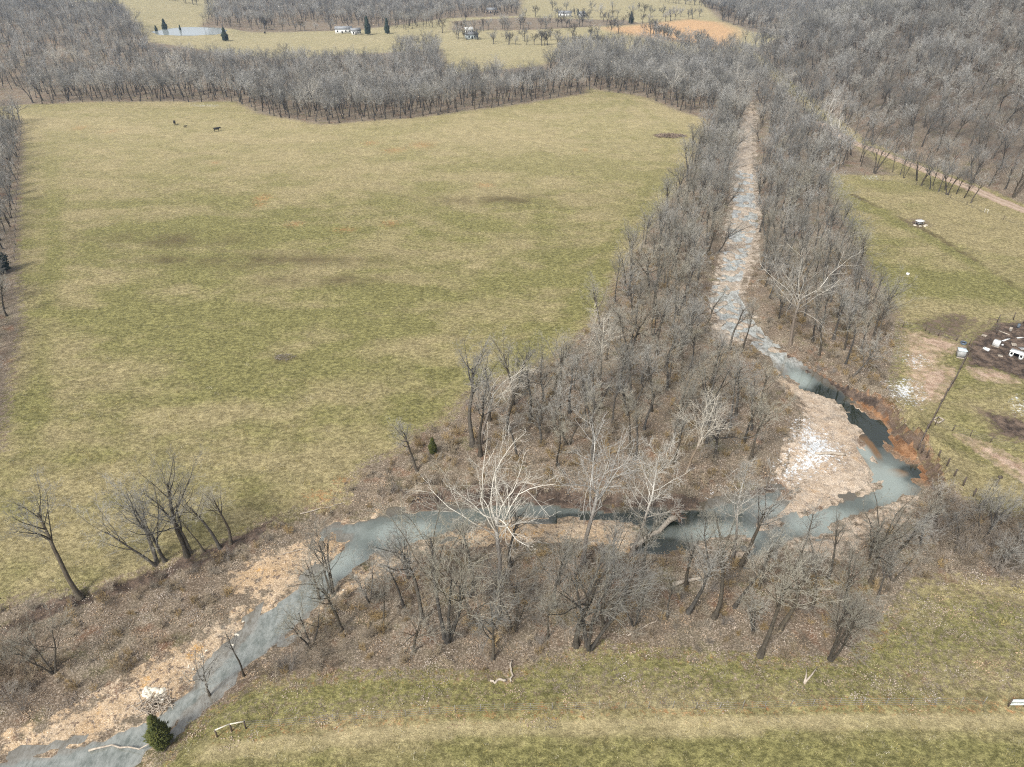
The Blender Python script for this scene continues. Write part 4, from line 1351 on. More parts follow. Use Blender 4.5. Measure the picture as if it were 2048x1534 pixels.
for (pl, gap, sc, lab, grp, most) in SH_ZONES:
    pg = poly(pl)
    lo, hi = pg.min(0), pg.max(0)
    n = int(2.5 * (hi - lo).prod() / gap ** 2)
    xs, ys = RNG.uniform(lo[0], hi[0], n), RNG.uniform(lo[1], hi[1], n)
    ok = (sdf(pg, xs, ys, 10) < 0) & (sdf(P_WATER, xs, ys, 10) > 0.6)
    seen = []
    for x, y in zip(xs[ok], ys[ok]):
        if len(seen) >= most or any((x - a) ** 2 + (y - b) ** 2 < (gap * 0.8) ** 2 for a, b in seen):
            continue
        seen.append((x, y))
        n_sh += 1
        e = empty('shrub', (float(x), float(y), gz(x, y) - 0.05), lab.replace('@', nearest_mark(x, y)), 'shrub', grp, random.random() * 6.28, sc * random.uniform(0.7, 1.25), (random.gauss(0, 0.1), random.gauss(0, 0.1)))
        child('stems', SHRUBS[n_sh % len(SHRUBS)], e)
        shr.append(e)
name_apart(shr)


def blade_patch(seed, n, size, h0, h1, w, lean, mat, flat=False):
    rng = np.random.default_rng(seed)
    a, r = rng.random(n) * 6.28, np.sqrt(rng.random(n)) * size
    c = np.stack([np.cos(a) * r, np.sin(a) * r, np.zeros(n)], 1)
    t = rng.random(n) * 6.28
    s = np.stack([np.cos(t), np.sin(t), np.zeros(n)], 1) * w * rng.uniform(0.7, 1.3, (n, 1))
    if flat:                                              # curled fallen leaves
        u = np.stack([-np.sin(t), np.cos(t), rng.normal(0, 0.5, n)], 1) * w * rng.uniform(0.8, 1.4, (n, 1))
        c[:, 2] = rng.uniform(0.02, 0.09, n)
        mid = rng.uniform(-0.03, 0.05, (n, 1)) * np.array([[0, 0, 1.0]])
        v = np.stack([c - s, c - u * 0.6 + mid, c + s, c + u], 1).reshape(-1, 3)
        i4 = np.arange(n)[:, None] * 4
        return mesh_from('leaves', v, np.vstack([i4 + np.array([[0, 1, 2]]), i4 + np.array([[0, 2, 3]])]), mat)
    tip = c + np.stack([rng.normal(0, lean, n), rng.normal(0, lean, n), rng.uniform(h0, h1, n)], 1)
    v = np.stack([c - s, c + s, tip], 1).reshape(-1, 3)
    return mesh_from('blades', v, np.arange(n * 3).reshape(-1, 3), mat)


def field_scatter(n, x0, x1, y0, y1, test, s0, s1, nk, tilt=0.03, dz=0.0):
    xs, ys = RNG.uniform(x0, x1, n), RNG.uniform(y0, y1, n)
    i = np.clip(np.searchsorted(GX, xs), 0, len(GX) - 1)
    j = np.clip(np.searchsorted(GY, ys), 0, len(GY) - 1)
    k = j * len(GX) + i
    # seen from above the frame widens with distance
    ok = (np.abs(xs) < 0.78 * (ys * 0.839 + CAM_H * 0.545)) & test(k)
    return [pt(float(x), float(y), random.uniform(s0, s1), nk, tilt, dz) for x, y in zip(xs[ok], ys[ok])]


GR_A = m_lit.clip(0, 1)
dry_land = (d_w > 0.8) & (m_grav < 0.4) & (m_snow < 0.3) & (m_soil < 0.3)
GRASS_P = [blade_patch(1100 + i, 26, 0.75, 0.10, 0.30, 0.026, 0.14, M_GRASS) for i in range(5)]
gp = field_scatter(26000, -160, 160, 38, 150, lambda k: dry_land[k] & (GR_A[k] < 0.6) & (m_mud_shade[k] < 0.3) & (m_road[k] < 0.3) & (RNG.random(len(k)) < 0.55 * sstep(150, 60, Y[k])), 0.6, 1.2, 5)
scatter('grass_tufts', GRASS_P, gp, 'short dry winter grass tufts on the fields', 'grass')
LEAF_P = [blade_patch(1200 + i, 34, 0.9, 0, 0, 0.062, 0, M_LEAF, True) for i in range(5)]
lf = field_scatter(15000, -75, 115, 38, 180, lambda k: dry_land[k] & (RNG.random(len(k)) < np.clip(GR_A[k] * 1.4 - 0.15, 0, 1)), 0.7, 1.4, 5)
scatter('leaf_litter', LEAF_P, lf, 'brown curled fallen leaves lying on the wood floor', 'leaves')
WEED_P = [shrub_mesh(1300 + i, 0.9, 5, M_WEED) for i in range(4)]
wd = field_scatter(5500, -75, 115, 50, 180, lambda k: dry_land[k] & (GR_A[k] > 0.6), 0.5, 1.5, 4, 0.12)
scatter('undergrowth', WEED_P, wd, 'thin dry weeds and brambles on the wood floor', 'undergrowth')

# ------------------------------------------------------------------ logs, roots and sticks
def up_pt(px, py, dz=0.0):
    p = spot(px, py)
    return Vector((p.x, p.y, p.z + dz))


def log(a, b, r0, r1, label, name='fallen_log', lift0=0.0, lift1=0.0, wob=0.12, group=None):
    p, q = up_pt(*a), up_pt(*b)
    zmin = ZW + 0.02
    p.z, q.z = max(p.z, zmin) + r0 * 0.8 + lift0, max(q.z, zmin) + r1 * 0.8 + lift1
    rel = q - p
    n = 8
    pts = [rel * (i / (n - 1)) + Vector((random.gauss(0, wob), random.gauss(0, wob), random.gauss(0, wob * 0.4))) * (0 < i < n - 1) for i in range(n)]
    rad = [(r0 + (r1 - r0) * i / (n - 1)) * random.uniform(0.92, 1.08) for i in range(n)]
    o = MB().tube(pts, rad, 8).build(name, M_WOOD, None, True, label=label, cat='log', group=group, loc=p)
    return o, p, q


big, bp, bq = log((1262, 1100), (1352, 1046), 0.30, 0.42, 'long fallen trunk lying across the pool with its root plate up', lift1=0.35)
rt = MB()
rr = random.Random(5)
dirv = (bq - bp).normalized()
for i in range(46):
    d = Vector((rr.gauss(0, 1), rr.gauss(0, 1), rr.gauss(0.35, 0.9)))
    d = (d - dirv * d.dot(dirv) * 0.75).normalized()
    L = rr.uniform(0.7, 1.9)
    st = bq - bp
    pts = [st + d * (L * t) + Vector((rr.gauss(0, 0.09), rr.gauss(0, 0.09), rr.gauss(0, 0.09))) * t for t in (0, 0.35, 0.7, 1.0)]
    rt.tube(pts, [0.13, 0.08, 0.045, 0.015], 5, False)
o = rt.build('root_plate', plain_material('muddy_roots', (0.10, 0.06, 0.04), (0.24, 0.15, 0.10), 3.0), big, True)
log((1630, 907), (1690, 911), 0.20, 0.30, 'grey weathered log lying on the snowy gravel bar')
log((1345, 1172), (1432, 1150), 0.32, 0.12, 'pale bleached log lying in the leaves of the south wood')
log((980, 1362), (1012, 1361), 0.13, 0.15, 'short cut log lying level on the grass at the wood edge')
log((1022, 1364), (1024, 1322), 0.13, 0.10, 'cut log lying end on beside the level one at the wood edge')
log((1245, 1108), (1180, 1130), 0.22, 0.10, 'broken stem lying behind the foot of the big fallen trunk')
log((1255, 1272), (1330, 1232), 0.10, 0.05, 'thin pale fallen branch in the middle of the south wood')
log((1412, 1106), (1482, 1090), 0.10, 0.05, 'thin white branch lying on the tip between the channels')
log((1462, 470), (1512, 452), 0.16, 0.08, 'dead trunk lying across the riffles of the upper creek', lift0=0.2, lift1=0.3)
log((1478, 335), (1506, 326), 0.16, 0.08, 'dead trunk lying across the dry creek bed')
log((180, 1505), (335, 1492), 0.14, 0.05, 'pale fallen branch lying in the lower creek left of the cedar', lift0=0.1, lift1=0.5, wob=0.3)
log((600, 1028), (700, 1004), 0.08, 0.04, 'thin dead pole lying along the foot of the meadow bank')
log((640, 1092), (560, 1110), 0.07, 0.04, 'driftwood stick on the gravel by the side pool')
vb = empty('forked_branch', up_pt(1608, 1368, 0.1), 'pale forked branch lying on the grass at the lower right wood edge', 'branch')
v0 = up_pt(1608, 1368, 0.1)
for e in ((1612, 1340), (1634, 1336)):
    q = up_pt(*e) - v0 + Vector((0, 0, 0.25))
    MB().tube([Vector((0, 0, 0)), q * 0.5 + Vector((0.1, 0, 0.1)), q], [0.13, 0.10, 0.05], 6).build('limb', M_WOOD, vb, True)


def pile(name, px, py, rx, ry, n, label, mat, L0, L1, r):
    c = spot(px, py)
    mb = MB()
    q = random.Random(px)
    for i in range(n):
        a = q.random() * 6.28
        k = math.sqrt(q.random())
        p = Vector((math.cos(a) * rx * k, math.sin(a) * ry * k, q.uniform(0.05, 0.9 * (1 - k) + 0.15)))
        t = q.random() * 6.28
        d = Vector((math.cos(t), math.sin(t), q.gauss(0, 0.22))) * q.uniform(L0, L1) / 2
        mb.tube([p - d, p + Vector((0, 0, 0.06)), p + d], [r, r * 0.9, r * 0.4], 4, False)
    return tag(mb.build(name, mat, None, True, loc=c), label, 'brush pile')


pile('brush_pile', 1340, 272, 6.5, 2.8, 420, 'brown brush pile in the upper right corner of the big meadow', plain_material('brown_sticks', (0.14, 0.10, 0.075), (0.32, 0.25, 0.19), 1.0), 1.0, 3.4, 0.07)
pile('brush_heap', 570, 715, 2.2, 1.2, 70, 'small heap of dead weeds in the middle of the big meadow', M_BRUSH, 0.6, 1.6, 0.03)
pile('drift_heap', 308, 1408, 2.0, 1.3, 90, 'heap of driftwood sticks among the white stones at the creek', M_WOOD, 0.8, 2.4, 0.05)

# ------------------------------------------------------------------ rocks
def rock_mesh(seed, mat, flat):
    rng = np.random.default_rng(seed)
    import bmesh
    bm = bmesh.new()
    bmesh.ops.create_icosphere(bm, subdivisions=2, radius=1.0)
    off = rng.normal(0, 1, (6, 3))
    off /= np.linalg.norm(off, axis=1, keepdims=True)
    cut = rng.uniform(0.55, 0.85, 6)
    for v in bm.verts:
        co = np.array(v.co)
        for o_, c_ in zip(off, cut):
            d = co @ o_
            if d > c_:
                co = co - o_ * (d - c_) * 0.92
        co *= 1 + rng.normal(0, 0.03)
        co[2] *= flat
        v.co = co
    me = bpy.data.meshes.new('rock')
    bm.to_mesh(me)
    bm.free()
    me.materials.append(mat)
    return me


SLABS = [rock_mesh(40 + i, M_ROCK, 0.28) for i in range(5)]
STONES = [rock_mesh(60 + i, M_STONE, 0.62) for i in range(5)]
rocks = []


def put_rock(me, px, py, size, label, group, name='rock', z=None):
    p = spot(px, py)
    if z is not None:
        x, y = at(px, py, z)
        p = Vector((x, y, z))
    o = link(name, me, None, label, 'rock', group, None, p)
    o.rotation_euler = (random.gauss(0, 0.08), random.gauss(0, 0.08), random.random() * 6.28)
    o.scale = (size * random.uniform(0.8, 1.5), size * random.uniform(0.7, 1.1), size)
    rocks.append(o)


for i, (px, py, s) in enumerate([(1470, 388, 1.3), (1492, 406, 1.5), (1490, 426, 1.6), (1472, 452, 1.5), (1488, 452, 1.4), (1466, 486, 1.4), (1455, 496, 1.3), (1462, 509, 1.5), (1448, 512, 1.2), (1444, 532, 1.4), (1462, 548, 1.6),
        (1446, 556, 1.2), (1436, 580, 1.4), (1455, 585, 1.1), (1470, 566, 1.0), (1428, 612, 1.3), (1446, 622, 1.5), (1462, 640, 1.4), (1440, 646, 1.6), (1452, 664, 1.5), (1432, 636, 1.2), (1458, 676, 1.3), (1440, 668, 1.4), (1474, 610, 1.2),
        (1496, 370, 1.2), (1482, 360, 1.0), (1505, 440, 1.1), (1512, 470, 1.2), (1500, 500, 1.1), (1484, 530, 1.2), (1478, 655, 1.4), (1418, 630, 1.2), (1425, 655, 1.3)]):
    put_rock(SLABS[i % 5], px, py, s * 0.8, 'flat tan rock slab in the riffles of the upper creek', 'rock slabs of the upper creek', 'rock_slab', ZW + 0.06)
n_r = 0
while n_r < 60:
    px, py = random.uniform(1415, 1525), random.uniform(345, 690)
    x, y = at(px, py, ZW)
    dw = dw_at(x, y)
    if -1.6 < dw < 1.6:
        n_r += 1
        put_rock(SLABS[n_r % 5], px, py, random.uniform(0.35, 1.0), 'small rock along the edge of the upper creek riffles', 'small rocks of the upper creek', 'rock', ZW + 0.08 if dw < 0 else None)
for i in range(30):
    a, r = random.random() * 6.28, random.uniform(0.4, 1.0)
    put_rock(STONES[i % 5], 308 + math.cos(a) * 24 * r, 1392 + math.sin(a) * 14 * r - 4, random.uniform(0.2, 0.48), 'pale angular stone in the rubble at the lower creek', 'white rubble at the lower creek', 'stone')
for i in range(26):
    t = i / 25
    put_rock(STONES[i % 5], 380 + 330 * t + random.gauss(0, 10), 1345 - 190 * t + random.gauss(0, 14), random.uniform(0.12, 0.22), 'small pale stone on the gravel of the lower creek', 'stones on the lower gravel bar', 'stone', None)
for (px, py, lab) in [(654, 1026, 'left of two white stones at the foot of the meadow bank'), (662, 1022, 'right of two white stones at the foot of the meadow bank')]:
    put_rock(STONES[0], px, py, 0.22, lab, 'white stones at the bank foot', 'stone')
name_apart(rocks)

# ------------------------------------------------------------------ fences
def fence(bases, h, r, label, wires=3, brace=(), gap=None, post_mat=None, skip=(), name='wire_fence'):
    """bases: survey directions of posts, or of corner points filled in every gap metres"""
    P = [spot(*b) for b in bases]
    if gap:
        Q = []
        for a, b in zip(P[:-1], P[1:]):
            n = max(1, int(round((b - a).length / gap)))
            Q += [a + (b - a) * (i / n) for i in range(n)]
        P = Q + [P[-1]]
        P = [Vector((p.x, p.y, gz(p.x, p.y))) for p in P]
    o = empty(name, P[0], label, 'fence')
    pm = MB().tube([(0, 0, -0.3), (0.01, 0, h * 0.5), (0, 0.01, h)], [r, r, r * 0.92], 7).mesh('post', post_mat or M_POST)
    for p in P:
        c = child('post', pm, o)
        c.location = p - P[0]
        c.rotation_euler = (random.gauss(0, 0.05), random.gauss(0, 0.05), random.random() * 6)
        c.scale = (1, 1, random.uniform(0.9, 1.1))
    for w in range(wires):
        z = h * (0.92 - 0.28 * w)
        mb = MB()
        mb.tube([p - P[0] + Vector((0, 0, z)) for p in P], 0.012, 3, False)
        mb.build('wire', M_WIRE, o)
    return o


fence([(1941, 700), (1929, 722), (1917, 745), (1905, 768), (1892, 790), (1880, 812), (1868, 836), (1856, 858), (1846, 876), (1841, 884)], 1.6, 0.11, 'dark post fence between barnyard and snowy paddock, seen end on', 4, gap=1.6)
fence([(1841, 884), (1849, 890), (1860, 900), (1875, 917), (1893, 933), (1908, 953), (1926, 971), (1946, 992)], 1.5, 0.13, 'row of stout dark fence posts above the red cut bank', 4)
fence([(1946, 992), (1968, 1012), (1990, 1030), (2020, 1052), (2060, 1080)], 1.5, 0.10, 'fence posts vanishing into the right thicket', 3)
fence([(1805, 655), (1850, 662), (1858, 668), (1876, 672), (1912, 682), (1938, 690)], 1.4, 0.08, 'wire fence along the top of the bare ground behind the blue tub', 4)
fence([(1992, 668), (1994, 645), (2026, 640), (2046, 648), (2080, 660)], 2.0, 0.10, 'tall post fence around the dark barnyard pen', 4)
fence([(1870, 850), (1905, 862), (1940, 873), (1980, 885), (2048, 905), (2100, 918)], 1.3, 0.07, 'wire fence between the weedy garden and the wheel track', 4)
fence([(1690, 348), (1728, 352), (1765, 362), (1832, 370), (1900, 396), (1968, 425), (2048, 455), (2120, 482)], 1.3, 0.07, 'thin wire fence between the right pasture and the road', 4, gap=7.0)
fence([(492, 1456), (560, 1452), (620, 1447), (668, 1442), (715, 1438), (764, 1436), (812, 1433), (860, 1429), (911, 1425), (961, 1422), (1010, 1421), (1060, 1420), (1105, 1419), (1152, 1418), (1200, 1417), (1250, 1417), (1297, 1417), (1345, 1417), (1392, 1417), (1440, 1418), (1485, 1417), (1530, 1416), (1580, 1413), (1625, 1412), (1678, 1410), (1725, 1410), (1772, 1410), (1820, 1410), (1870, 1410), (1920, 1409), (1965, 1409)],
      1.35, 0.035, 'long thin wire fence across the near field', 4, post_mat=M_WIRE)
fence([(45, 238), (40, 300), (34, 400), (30, 520)], 1.3, 0.08, 'fence hidden in the left meadow hedge', 3, gap=6.0)
# the brace at the lower left end and the rail at the right
br = empty('fence_brace', spot(435, 1470), 'fence corner of two pale poles on short posts at lower left', 'fence brace')
b0 = spot(435, 1470)
bb = [spot(435, 1474), spot(464, 1462), spot(492, 1457)]
for p in bb:
    MB().tube([p - b0 - Vector((0, 0, 0.3)), p - b0 + Vector((0, 0, 1.35))], 0.09, 8).build('post', M_POST, br)
for a, b in zip(bb[:-1], bb[1:]):
    MB().tube([a - b0 + Vector((0, 0, 1.30)), b - b0 + Vector((0, 0, 1.34))], 0.075, 8).build('pole', M_RAIL, br)
gt = empty('field_gate', spot(2016, 1412), 'pale metal field gate at the lower right picture edge', 'gate')
g0 = spot(2016, 1412)
ge = [spot(2016, 1413), spot(2048, 1413), spot(2090, 1413)]
for p in ge:
    MB().tube([p - g0 - Vector((0, 0, 0.3)), p - g0 + Vector((0, 0, 1.3))], 0.08, 8).build('post', M_POST, gt)
for z in (0.35, 0.65, 0.95, 1.2):
    MB().tube([ge[0] - g0 + Vector((0, 0, z)), ge[2] - g0 + Vector((0, 0, z))], 0.05 if z < 1.1 else 0.08, 6).build('bar', M_LID, gt)
lg = empty('pasture_gate', spot(1968, 424), 'low white gate frame in the pasture fence by the road', 'gate')
l0 = spot(1968, 424)
le = [spot(1968, 426), spot(1974, 428)]
for p in le:
    MB().tube([p - l0 - Vector((0, 0, 0.2)), p - l0 + Vector((0, 0, 1.4))], 0.08, 6).build('post', M_RAIL, lg)
MB().tube([le[0] - l0 + Vector((0, 0, 1.3)), le[1] - l0 + Vector((0, 0, 1.3))], 0.07, 6).build('bar', M_RAIL, lg)
sp = empty('sign_post', spot(1992, 972), 'short post with a small dark bird box beside the wheel track', 'post')
MB().tube([(0, 0, -0.3), (0, 0, 1.7)], 0.08, 8).build('post', M_POST, sp)
MB().box((0, 0, 1.85), (0.55, 0.4, 0.35)).build('box', M_POST, sp)

# ------------------------------------------------------------------ barnyard things
def face_cam(px, py, turn=0.0):
    p = spot(px, py)
    return math.atan2(-p.x, p.y) + turn


hut = empty('storage_bin', spot(1920, 712), 'grey sheet metal bin with a pale blue lid beside the end on fence', 'bin', None, face_cam(1920, 712, 0.35))
MB().box((0, 0, 0.75), (1.45, 1.45, 1.5), 0, 0.97).build('body', M_METAL, hut)
MB().box((0, 0, 1.56), (1.62, 1.62, 0.10)).box((0, 0, 1.63), (1.4, 1.4, 0.05)).build('lid', M_LID, hut)
for x in (-0.5, 0.0, 0.5):
    MB().box((x, -0.725, 0.75), (0.05, 0.03, 1.4)).build('rib', M_METAL, hut)
MB().box((0, -0.95, 0.06), (1.7, 0.35, 0.10)).build('step', M_WOOD, hut)
tub = empty('feed_tub', spot(1926, 688), 'low blue grey round tub behind the metal bin', 'tub')


def ring_tub(e, R, h, wall, mat, inner):
    n = 18
    prof = [(R * 0.86, 0), (R, h), (R - wall, h), (R * 0.86 - wall, 0.08)]
    v = [(r * math.cos(a * 2 * math.pi / n), r * math.sin(a * 2 * math.pi / n), z) for (r, z) in prof for a in range(n)]
    f = [[k * n + a, k * n + (a + 1) % n, (k + 1) * n + (a + 1) % n, (k + 1) * n + a] for k in range(3) for a in range(n)]
    child('tub_wall', mesh_from('tub_wall', v, np.array(f), mat, True), e)
    v = [((R * 0.9 - wall) * math.cos(a * 2 * math.pi / n), (R * 0.9 - wall) * math.sin(a * 2 * math.pi / n), h * 0.6) for a in range(n)] + [(0, 0, h * 0.6)]
    f = [[a, (a + 1) % n, n] for a in range(n)]
    child('contents', mesh_from('contents', v, np.array(f), inner), e)


ring_tub(tub, 0.62, 0.5, 0.06, M_TUB, M_DARK)
wb = empty('water_tank', spot(1991, 692), 'white box tank standing in the dark mud', 'tank', None, face_cam(1991, 692, -0.15))
MB().box((0, 0, 0.72), (1.25, 1.15, 1.2), 0, 0.95).build('tank', M_WHITE, wb)
MB().box((0, 0, 0.06), (1.35, 1.2, 0.12)).build('pallet', M_WOOD, wb)
for z in (0.4, 0.72, 1.04):
    MB().box((0, 0, z), (1.29, 1.19, 0.03)).build('cage_bar', M_METAL, wb)
MB().tube([(0, 0, 1.3), (0, 0, 1.42)], 0.14, 10).build('cap', M_METAL, wb)
cr = empty('water_trough', spot(1972, 700), 'low white trough left of the box tank', 'trough', None, face_cam(1972, 700, -0.3))
mbx = MB()
for c, s_ in (((0, 0.33, 0.2), (1.2, 0.06, 0.4)), ((0, -0.33, 0.2), (1.2, 0.06, 0.4)), ((-0.57, 0, 0.2), (0.06, 0.60, 0.4)), ((0.57, 0, 0.2), (0.06, 0.60, 0.4)), ((0, 0, 0.05), (1.08, 0.60, 0.06))):
    mbx.box(c, s_)
mbx.build('basin', M_WHITE, cr)
MB().box((0, 0, 0.28), (1.08, 0.60, 0.02)).build('water', M_LID, cr)
sh = empty('calf_shelter', spot(2030, 716), 'low white shelter with a dark central opening and two small windows', 'shelter', None, face_cam(2030, 716, -0.12))
W, Hh, Dp = 2.5, 1.15, 1.3
mbx = MB()
for x0, x1 in ((-1.25, -0.52), (0.52, 1.25)):
    s1 = 1 if x0 > 0 else -1
    mbx.box((s1 * 1.17, 0, 0.55), (0.16, 0.08, 1.1)).box((s1 * 0.60, 0, 0.55), (0.16, 0.08, 1.1)).box((s1 * 0.885, 0, 0.22), (0.41, 0.08, 0.44)).box((s1 * 0.885, 0, 0.98), (0.41, 0.08, 0.24))
mbx.build('front_wall', M_WHITE, sh)
MB().box((-1.22, Dp / 2 + 0.04, 0.55), (0.06, Dp, 1.1)).build('side_wall', M_WHITE, sh)
MB().box((1.22, Dp / 2 + 0.04, 0.55), (0.06, Dp, 1.1)).build('side_wall', M_WHITE, sh)
MB().box((0, Dp + 0.07, 0.55), (2.38, 0.06, 1.1)).build('back_wall', M_DARK, sh)
MB().box((0, Dp / 2, 1.16), (2.7, Dp + 0.35, 0.10)).build('roof', M_WHITE, sh)
for i, (px, py, L, rz, lab) in enumerate([(2012, 680, 2.6, 0.5, 'white plank lying in the mud right of the box tank'), (2008, 666, 2.2, -0.9, 'weathered board leaning at the pen corner'), (2040, 676, 1.6, 0.2, 'white board lying near the pen fence'), (2005, 690, 0.7, 0.8, 'short white scrap lying in front of the box tank')]):
    p = spot(px, py)
    o = MB().box((0, 0, 0.08), (L, 0.38, 0.06)).box((L * 0.1, 0, 0.13), (L * 0.5, 0.2, 0.04)).build('loose_board', M_WHITE if i != 1 else M_WOOD, None, False, label=lab, cat='board', loc=p)
    o.rotation_euler = (0, 0.04, rz)
for i, (px, py, L, rz, lab) in enumerate([(2028, 690, 1.2, 1.2, 'grey pallet lying in the mud above the white shelter'), (2044, 698, 1.0, 0.1, 'grey sheet of tin at the picture edge above the white shelter'), (1968, 672, 0.9, 0.7, 'small board against the pen corner post'), (2000, 712, 0.8, -0.4, 'pale feed sack shaped board left of the white shelter')]):
    p = spot(px, py)
    o = empty('pallet', p, lab, 'pallet', None, rz)
    for k in range(5):
        MB().box(((k - 2) * L * 0.22, 0, 0.14), (L * 0.16, 1.0, 0.03)).build('slat', M_WOOD if i != 1 else M_METAL, o)
    for y in (-0.42, 0, 0.42):
        MB().box((0, y, 0.07), (L * 1.1, 0.09, 0.10)).build('runner', M_WOOD, o)
for i, (px, py, lab) in enumerate([(2036, 655, 'dark barrel by the pen fence'), (2020, 662, 'rusty barrel inside the pen')]):
    p = spot(px, py)
    o = empty('barrel', p, lab, 'barrel')
    MB().tube([(0, 0, 0), (0, 0, 0.3), (0, 0, 0.6), (0, 0, 0.9)], [0.29, 0.31, 0.31, 0.29], 14).build('drum', M_TUB if i == 0 else M_ROCK, o, True)
    for z in (0.3, 0.6):
        MB().tube([(0, 0, z - 0.02), (0, 0, z + 0.02)], 0.325, 14).build('hoop', M_METAL, o)
fd = empty('mineral_feeder', spot(1838, 449), 'white roofed mineral feeder on legs in the right pasture', 'feeder', None, 0.3)
for sx in (-0.8, 0.8):
    for sy in (-0.6, 0.6):
        MB().tube([(sx, sy, -0.1), (sx * 0.95, sy * 0.95, 1.1)], 0.06, 6).build('leg', M_METAL, fd)
MB().box((0, 0, 1.18), (2.3, 1.7, 0.14), 0, 0.92).build('top', M_WHITE, fd)
MB().box((0, 0, 0.45), (1.2, 0.9, 0.35)).build('tray', M_METAL, fd)
for i, (dx, dy) in enumerate([(-1.6, -0.8), (1.0, -1.5), (-0.4, -1.7), (1.8, -0.6)]):
    p = spot(1838, 449)
    o = link('stone', STONES[i], None, 'pale stone on the bare ground around the mineral feeder', 'rock', 'stones round the feeder', None, Vector((p.x + dx, p.y + dy, gz(p.x + dx, p.y + dy) + 0.05)))
    o.scale = (0.5, 0.4, 0.3)
    rocks.append(o)
name_apart(rocks[-4:])
tb = empty('lick_tub', spot(1815, 549), 'small white lick tub alone in the right pasture', 'tub')
ring_tub(tb, 0.42, 0.35, 0.05, M_WHITE, M_METAL)
dk = empty('garden_frame', spot(1876, 842), 'small grey cold frame at the corner of the weedy garden', 'garden frame', None, 0.5)
for c, s_ in (((0, 0.55, 0.2), (1.8, 0.08, 0.4)), ((0, -0.55, 0.2), (1.8, 0.08, 0.4)), ((-0.86, 0, 0.2), (0.08, 1.02, 0.4)), ((0.86, 0, 0.2), (0.08, 1.02, 0.4))):
    MB().box(c, s_).build('side_board', M_WOOD, dk)

# ------------------------------------------------------------------ cattle
def cow(px, py, s, rz, label, name='cow'):
    p = spot(px, py)
    e = empty(name, p, label, 'cow', 'cattle far up the meadow', rz, s)
    mb = MB()
    pts = [(-0.95, 0, 1.12), (-0.85, 0, 1.10), (-0.45, 0, 1.02), (0.1, 0, 0.98), (0.55, 0, 1.03), (0.85, 0, 1.15), (1.10, 0, 1.22), (1.28, 0, 1.18), (1.50, 0, 0.98), (1.62, 0, 0.86)]
    mb.tube(pts, [0.10, 0.27, 0.36, 0.40, 0.37, 0.28, 0.20, 0.17, 0.13, 0.08], 10)
    for sx, sy in ((-0.72, 0.2), (-0.72, -0.2), (0.6, 0.2), (0.6, -0.2)):
        back = sx < 0
        mb.tube([(sx, sy, 0.95), (sx + (0.06 if back else 0), sy, 0.62), (sx - (0.08 if back else -0.02), sy, 0.40), (sx, sy, 0.05), (sx + 0.05, sy, 0.0)], [0.17, 0.12, 0.07, 0.055, 0.07], 6)
    mb.tube([(-0.97, 0, 1.15), (-1.06, 0, 0.85), (-1.04, 0, 0.5)], [0.04, 0.025, 0.04], 5)
    for sy in (-1, 1):
        mb.tube([(1.25, sy * 0.12, 1.26), (1.24, sy * 0.28, 1.27)], [0.06, 0.03], 5)
    child('body', mb.mesh('body', M_COW, True), e)


cow(350, 250, 1.25, 2.0, 'left black cow of the group far up the big meadow')
cow(371, 255, 0.62, 0.4, 'small black calf beside the left cow far up the meadow', 'calf')
cow(434, 263, 1.25, 0.5, 'right black cow standing apart far up the big meadow')
cow(530, 68, 1.3, 1.6, 'black cow alone in the far field right of the pond')

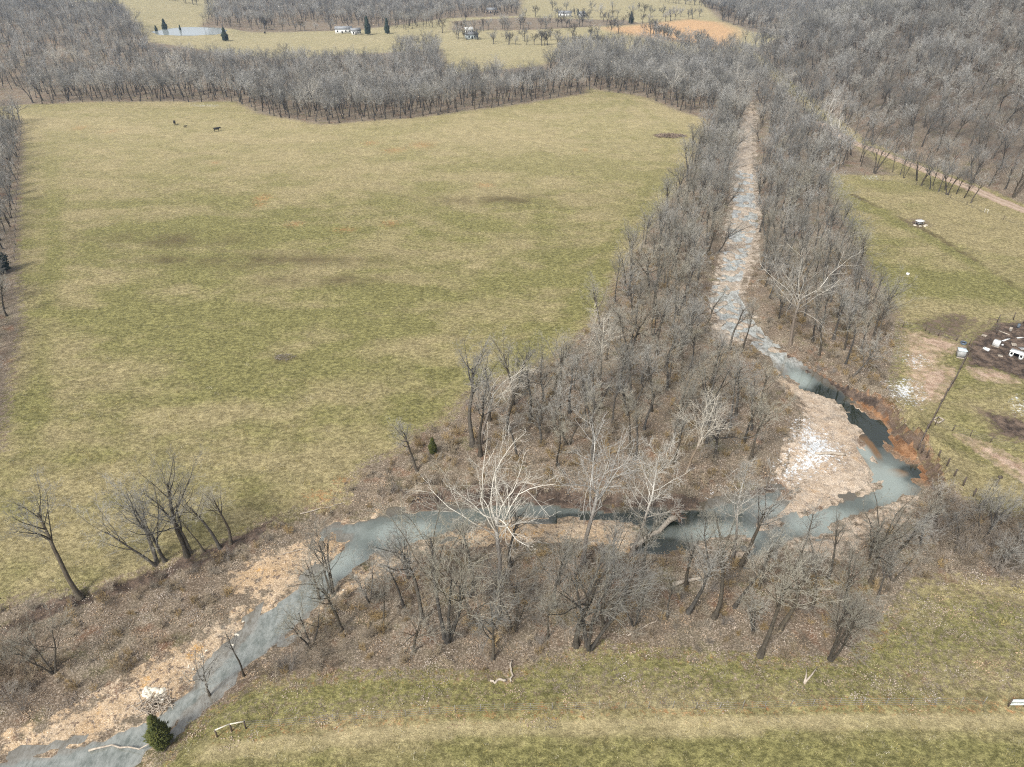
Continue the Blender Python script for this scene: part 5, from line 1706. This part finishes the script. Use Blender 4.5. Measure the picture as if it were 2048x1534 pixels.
# ------------------------------------------------------------------ far farm buildings
def house(px, py, w, d, h, rz, label, wall=None, name='house', roof=None, rh=1.8):
    p = spot(px, py)
    e = empty(name, p, label, 'house' if name == 'house' else name.replace('_', ' '), None, rz)
    MB().box((0, 0, h / 2), (w, d, h)).build('wall', wall or M_WHITE, e)
    x, y = w / 2 + 0.35, d / 2 + 0.4
    v = [(-x, -y, h), (x, -y, h), (x, y, h), (-x, y, h), (-x, 0, h + rh), (x, 0, h + rh)]
    me = mesh_from('roof', v, [np.array([[0, 1, 5, 4], [2, 3, 4, 5], [3, 2, 1, 0]]), np.array([[0, 4, 3], [1, 2, 5]])], roof or M_ROOF)
    rf = child('roof', me, e)
    rf.location.z = 0.003
    MB().box((w * 0.25, 0.6, h + rh), (0.6, 0.6, 1.2)).build('chimney', M_ROCK, rf)
    for i in range(4):
        if i == 1:
            MB().box((-w / 2 + w * (i + 0.7) / 4, -d / 2 - 0.02, 1.05), (1.0, 0.08, 2.1)).build('door', M_DARK, e)
        else:
            MB().box((-w / 2 + w * (i + 0.6) / 4, -d / 2 - 0.02, h * 0.55), (1.1, 0.08, 1.2)).build('window', M_DARK, e)
    return e


house(943, 77, 8.5, 6.5, 3.0, 0.4, 'pale blue white farmhouse at the field corner beyond the meadow', M_LID)
house(1130, 33, 12, 8, 3.2, -0.1, 'white farmhouse among trees in the farthest valley field')
house(1164, 34, 5, 5, 3.0, 0.3, 'small white shed right of the farthest farmhouse', name='shed')
house(688, 66, 13, 7, 3.2, 0.1, 'long white barn beside the two tall pines', name='barn')
house(712, 69, 7, 6, 3.0, 0.4, 'white house between the long barn and the two pines')
house(983, 26, 10, 7, 3.0, 0.0, 'grey roofed house half hidden in the far woods', M_ROCK)
house(938, 66, 6, 5, 2.6, 0.2, 'small white roofed shed behind the farmhouse at the field corner', name='shed', roof=M_WHITE)

# ------------------------------------------------------------------ the air
hz = MB().box(((GX[0] + GX[-1]) / 2, (GY[0] + GY[-1]) / 2, (float(Z.max()) + 24 + float(Z.min()) - 1) / 2),
              (GX[-1] - GX[0] + 40, GY[-1] - GY[0] + 40, float(Z.max()) + 24 - float(Z.min()) + 1)).build('haze', None)
hm = bpy.data.materials.new('haze_air')
hm.use_nodes = True
hm.node_tree.nodes.clear()
ho = hm.node_tree.nodes.new('ShaderNodeOutputMaterial')
hv = hm.node_tree.nodes.new('ShaderNodeVolumePrincipled')
hv.inputs['Color'].default_value = (0.50, 0.70, 1.0, 1)
hv.inputs['Density'].default_value = 0.00016
hv.inputs['Anisotropy'].default_value = 0.1
hm.node_tree.links.new(hv.outputs[0], ho.inputs['Volume'])
hz.data.materials.append(hm)
tag(hz, 'thin pale winter haze over the valley', 'haze', None, 'stuff')
print('shrubs', n_sh, 'single trees', min(len(cands), N_SINGLE), 'rest', len(rest), 'hill', len(hp), 'far', len(fp), 'rows', len(lp), 'grass', len(gp), 'leaf', len(lf), 'weed', len(wd))
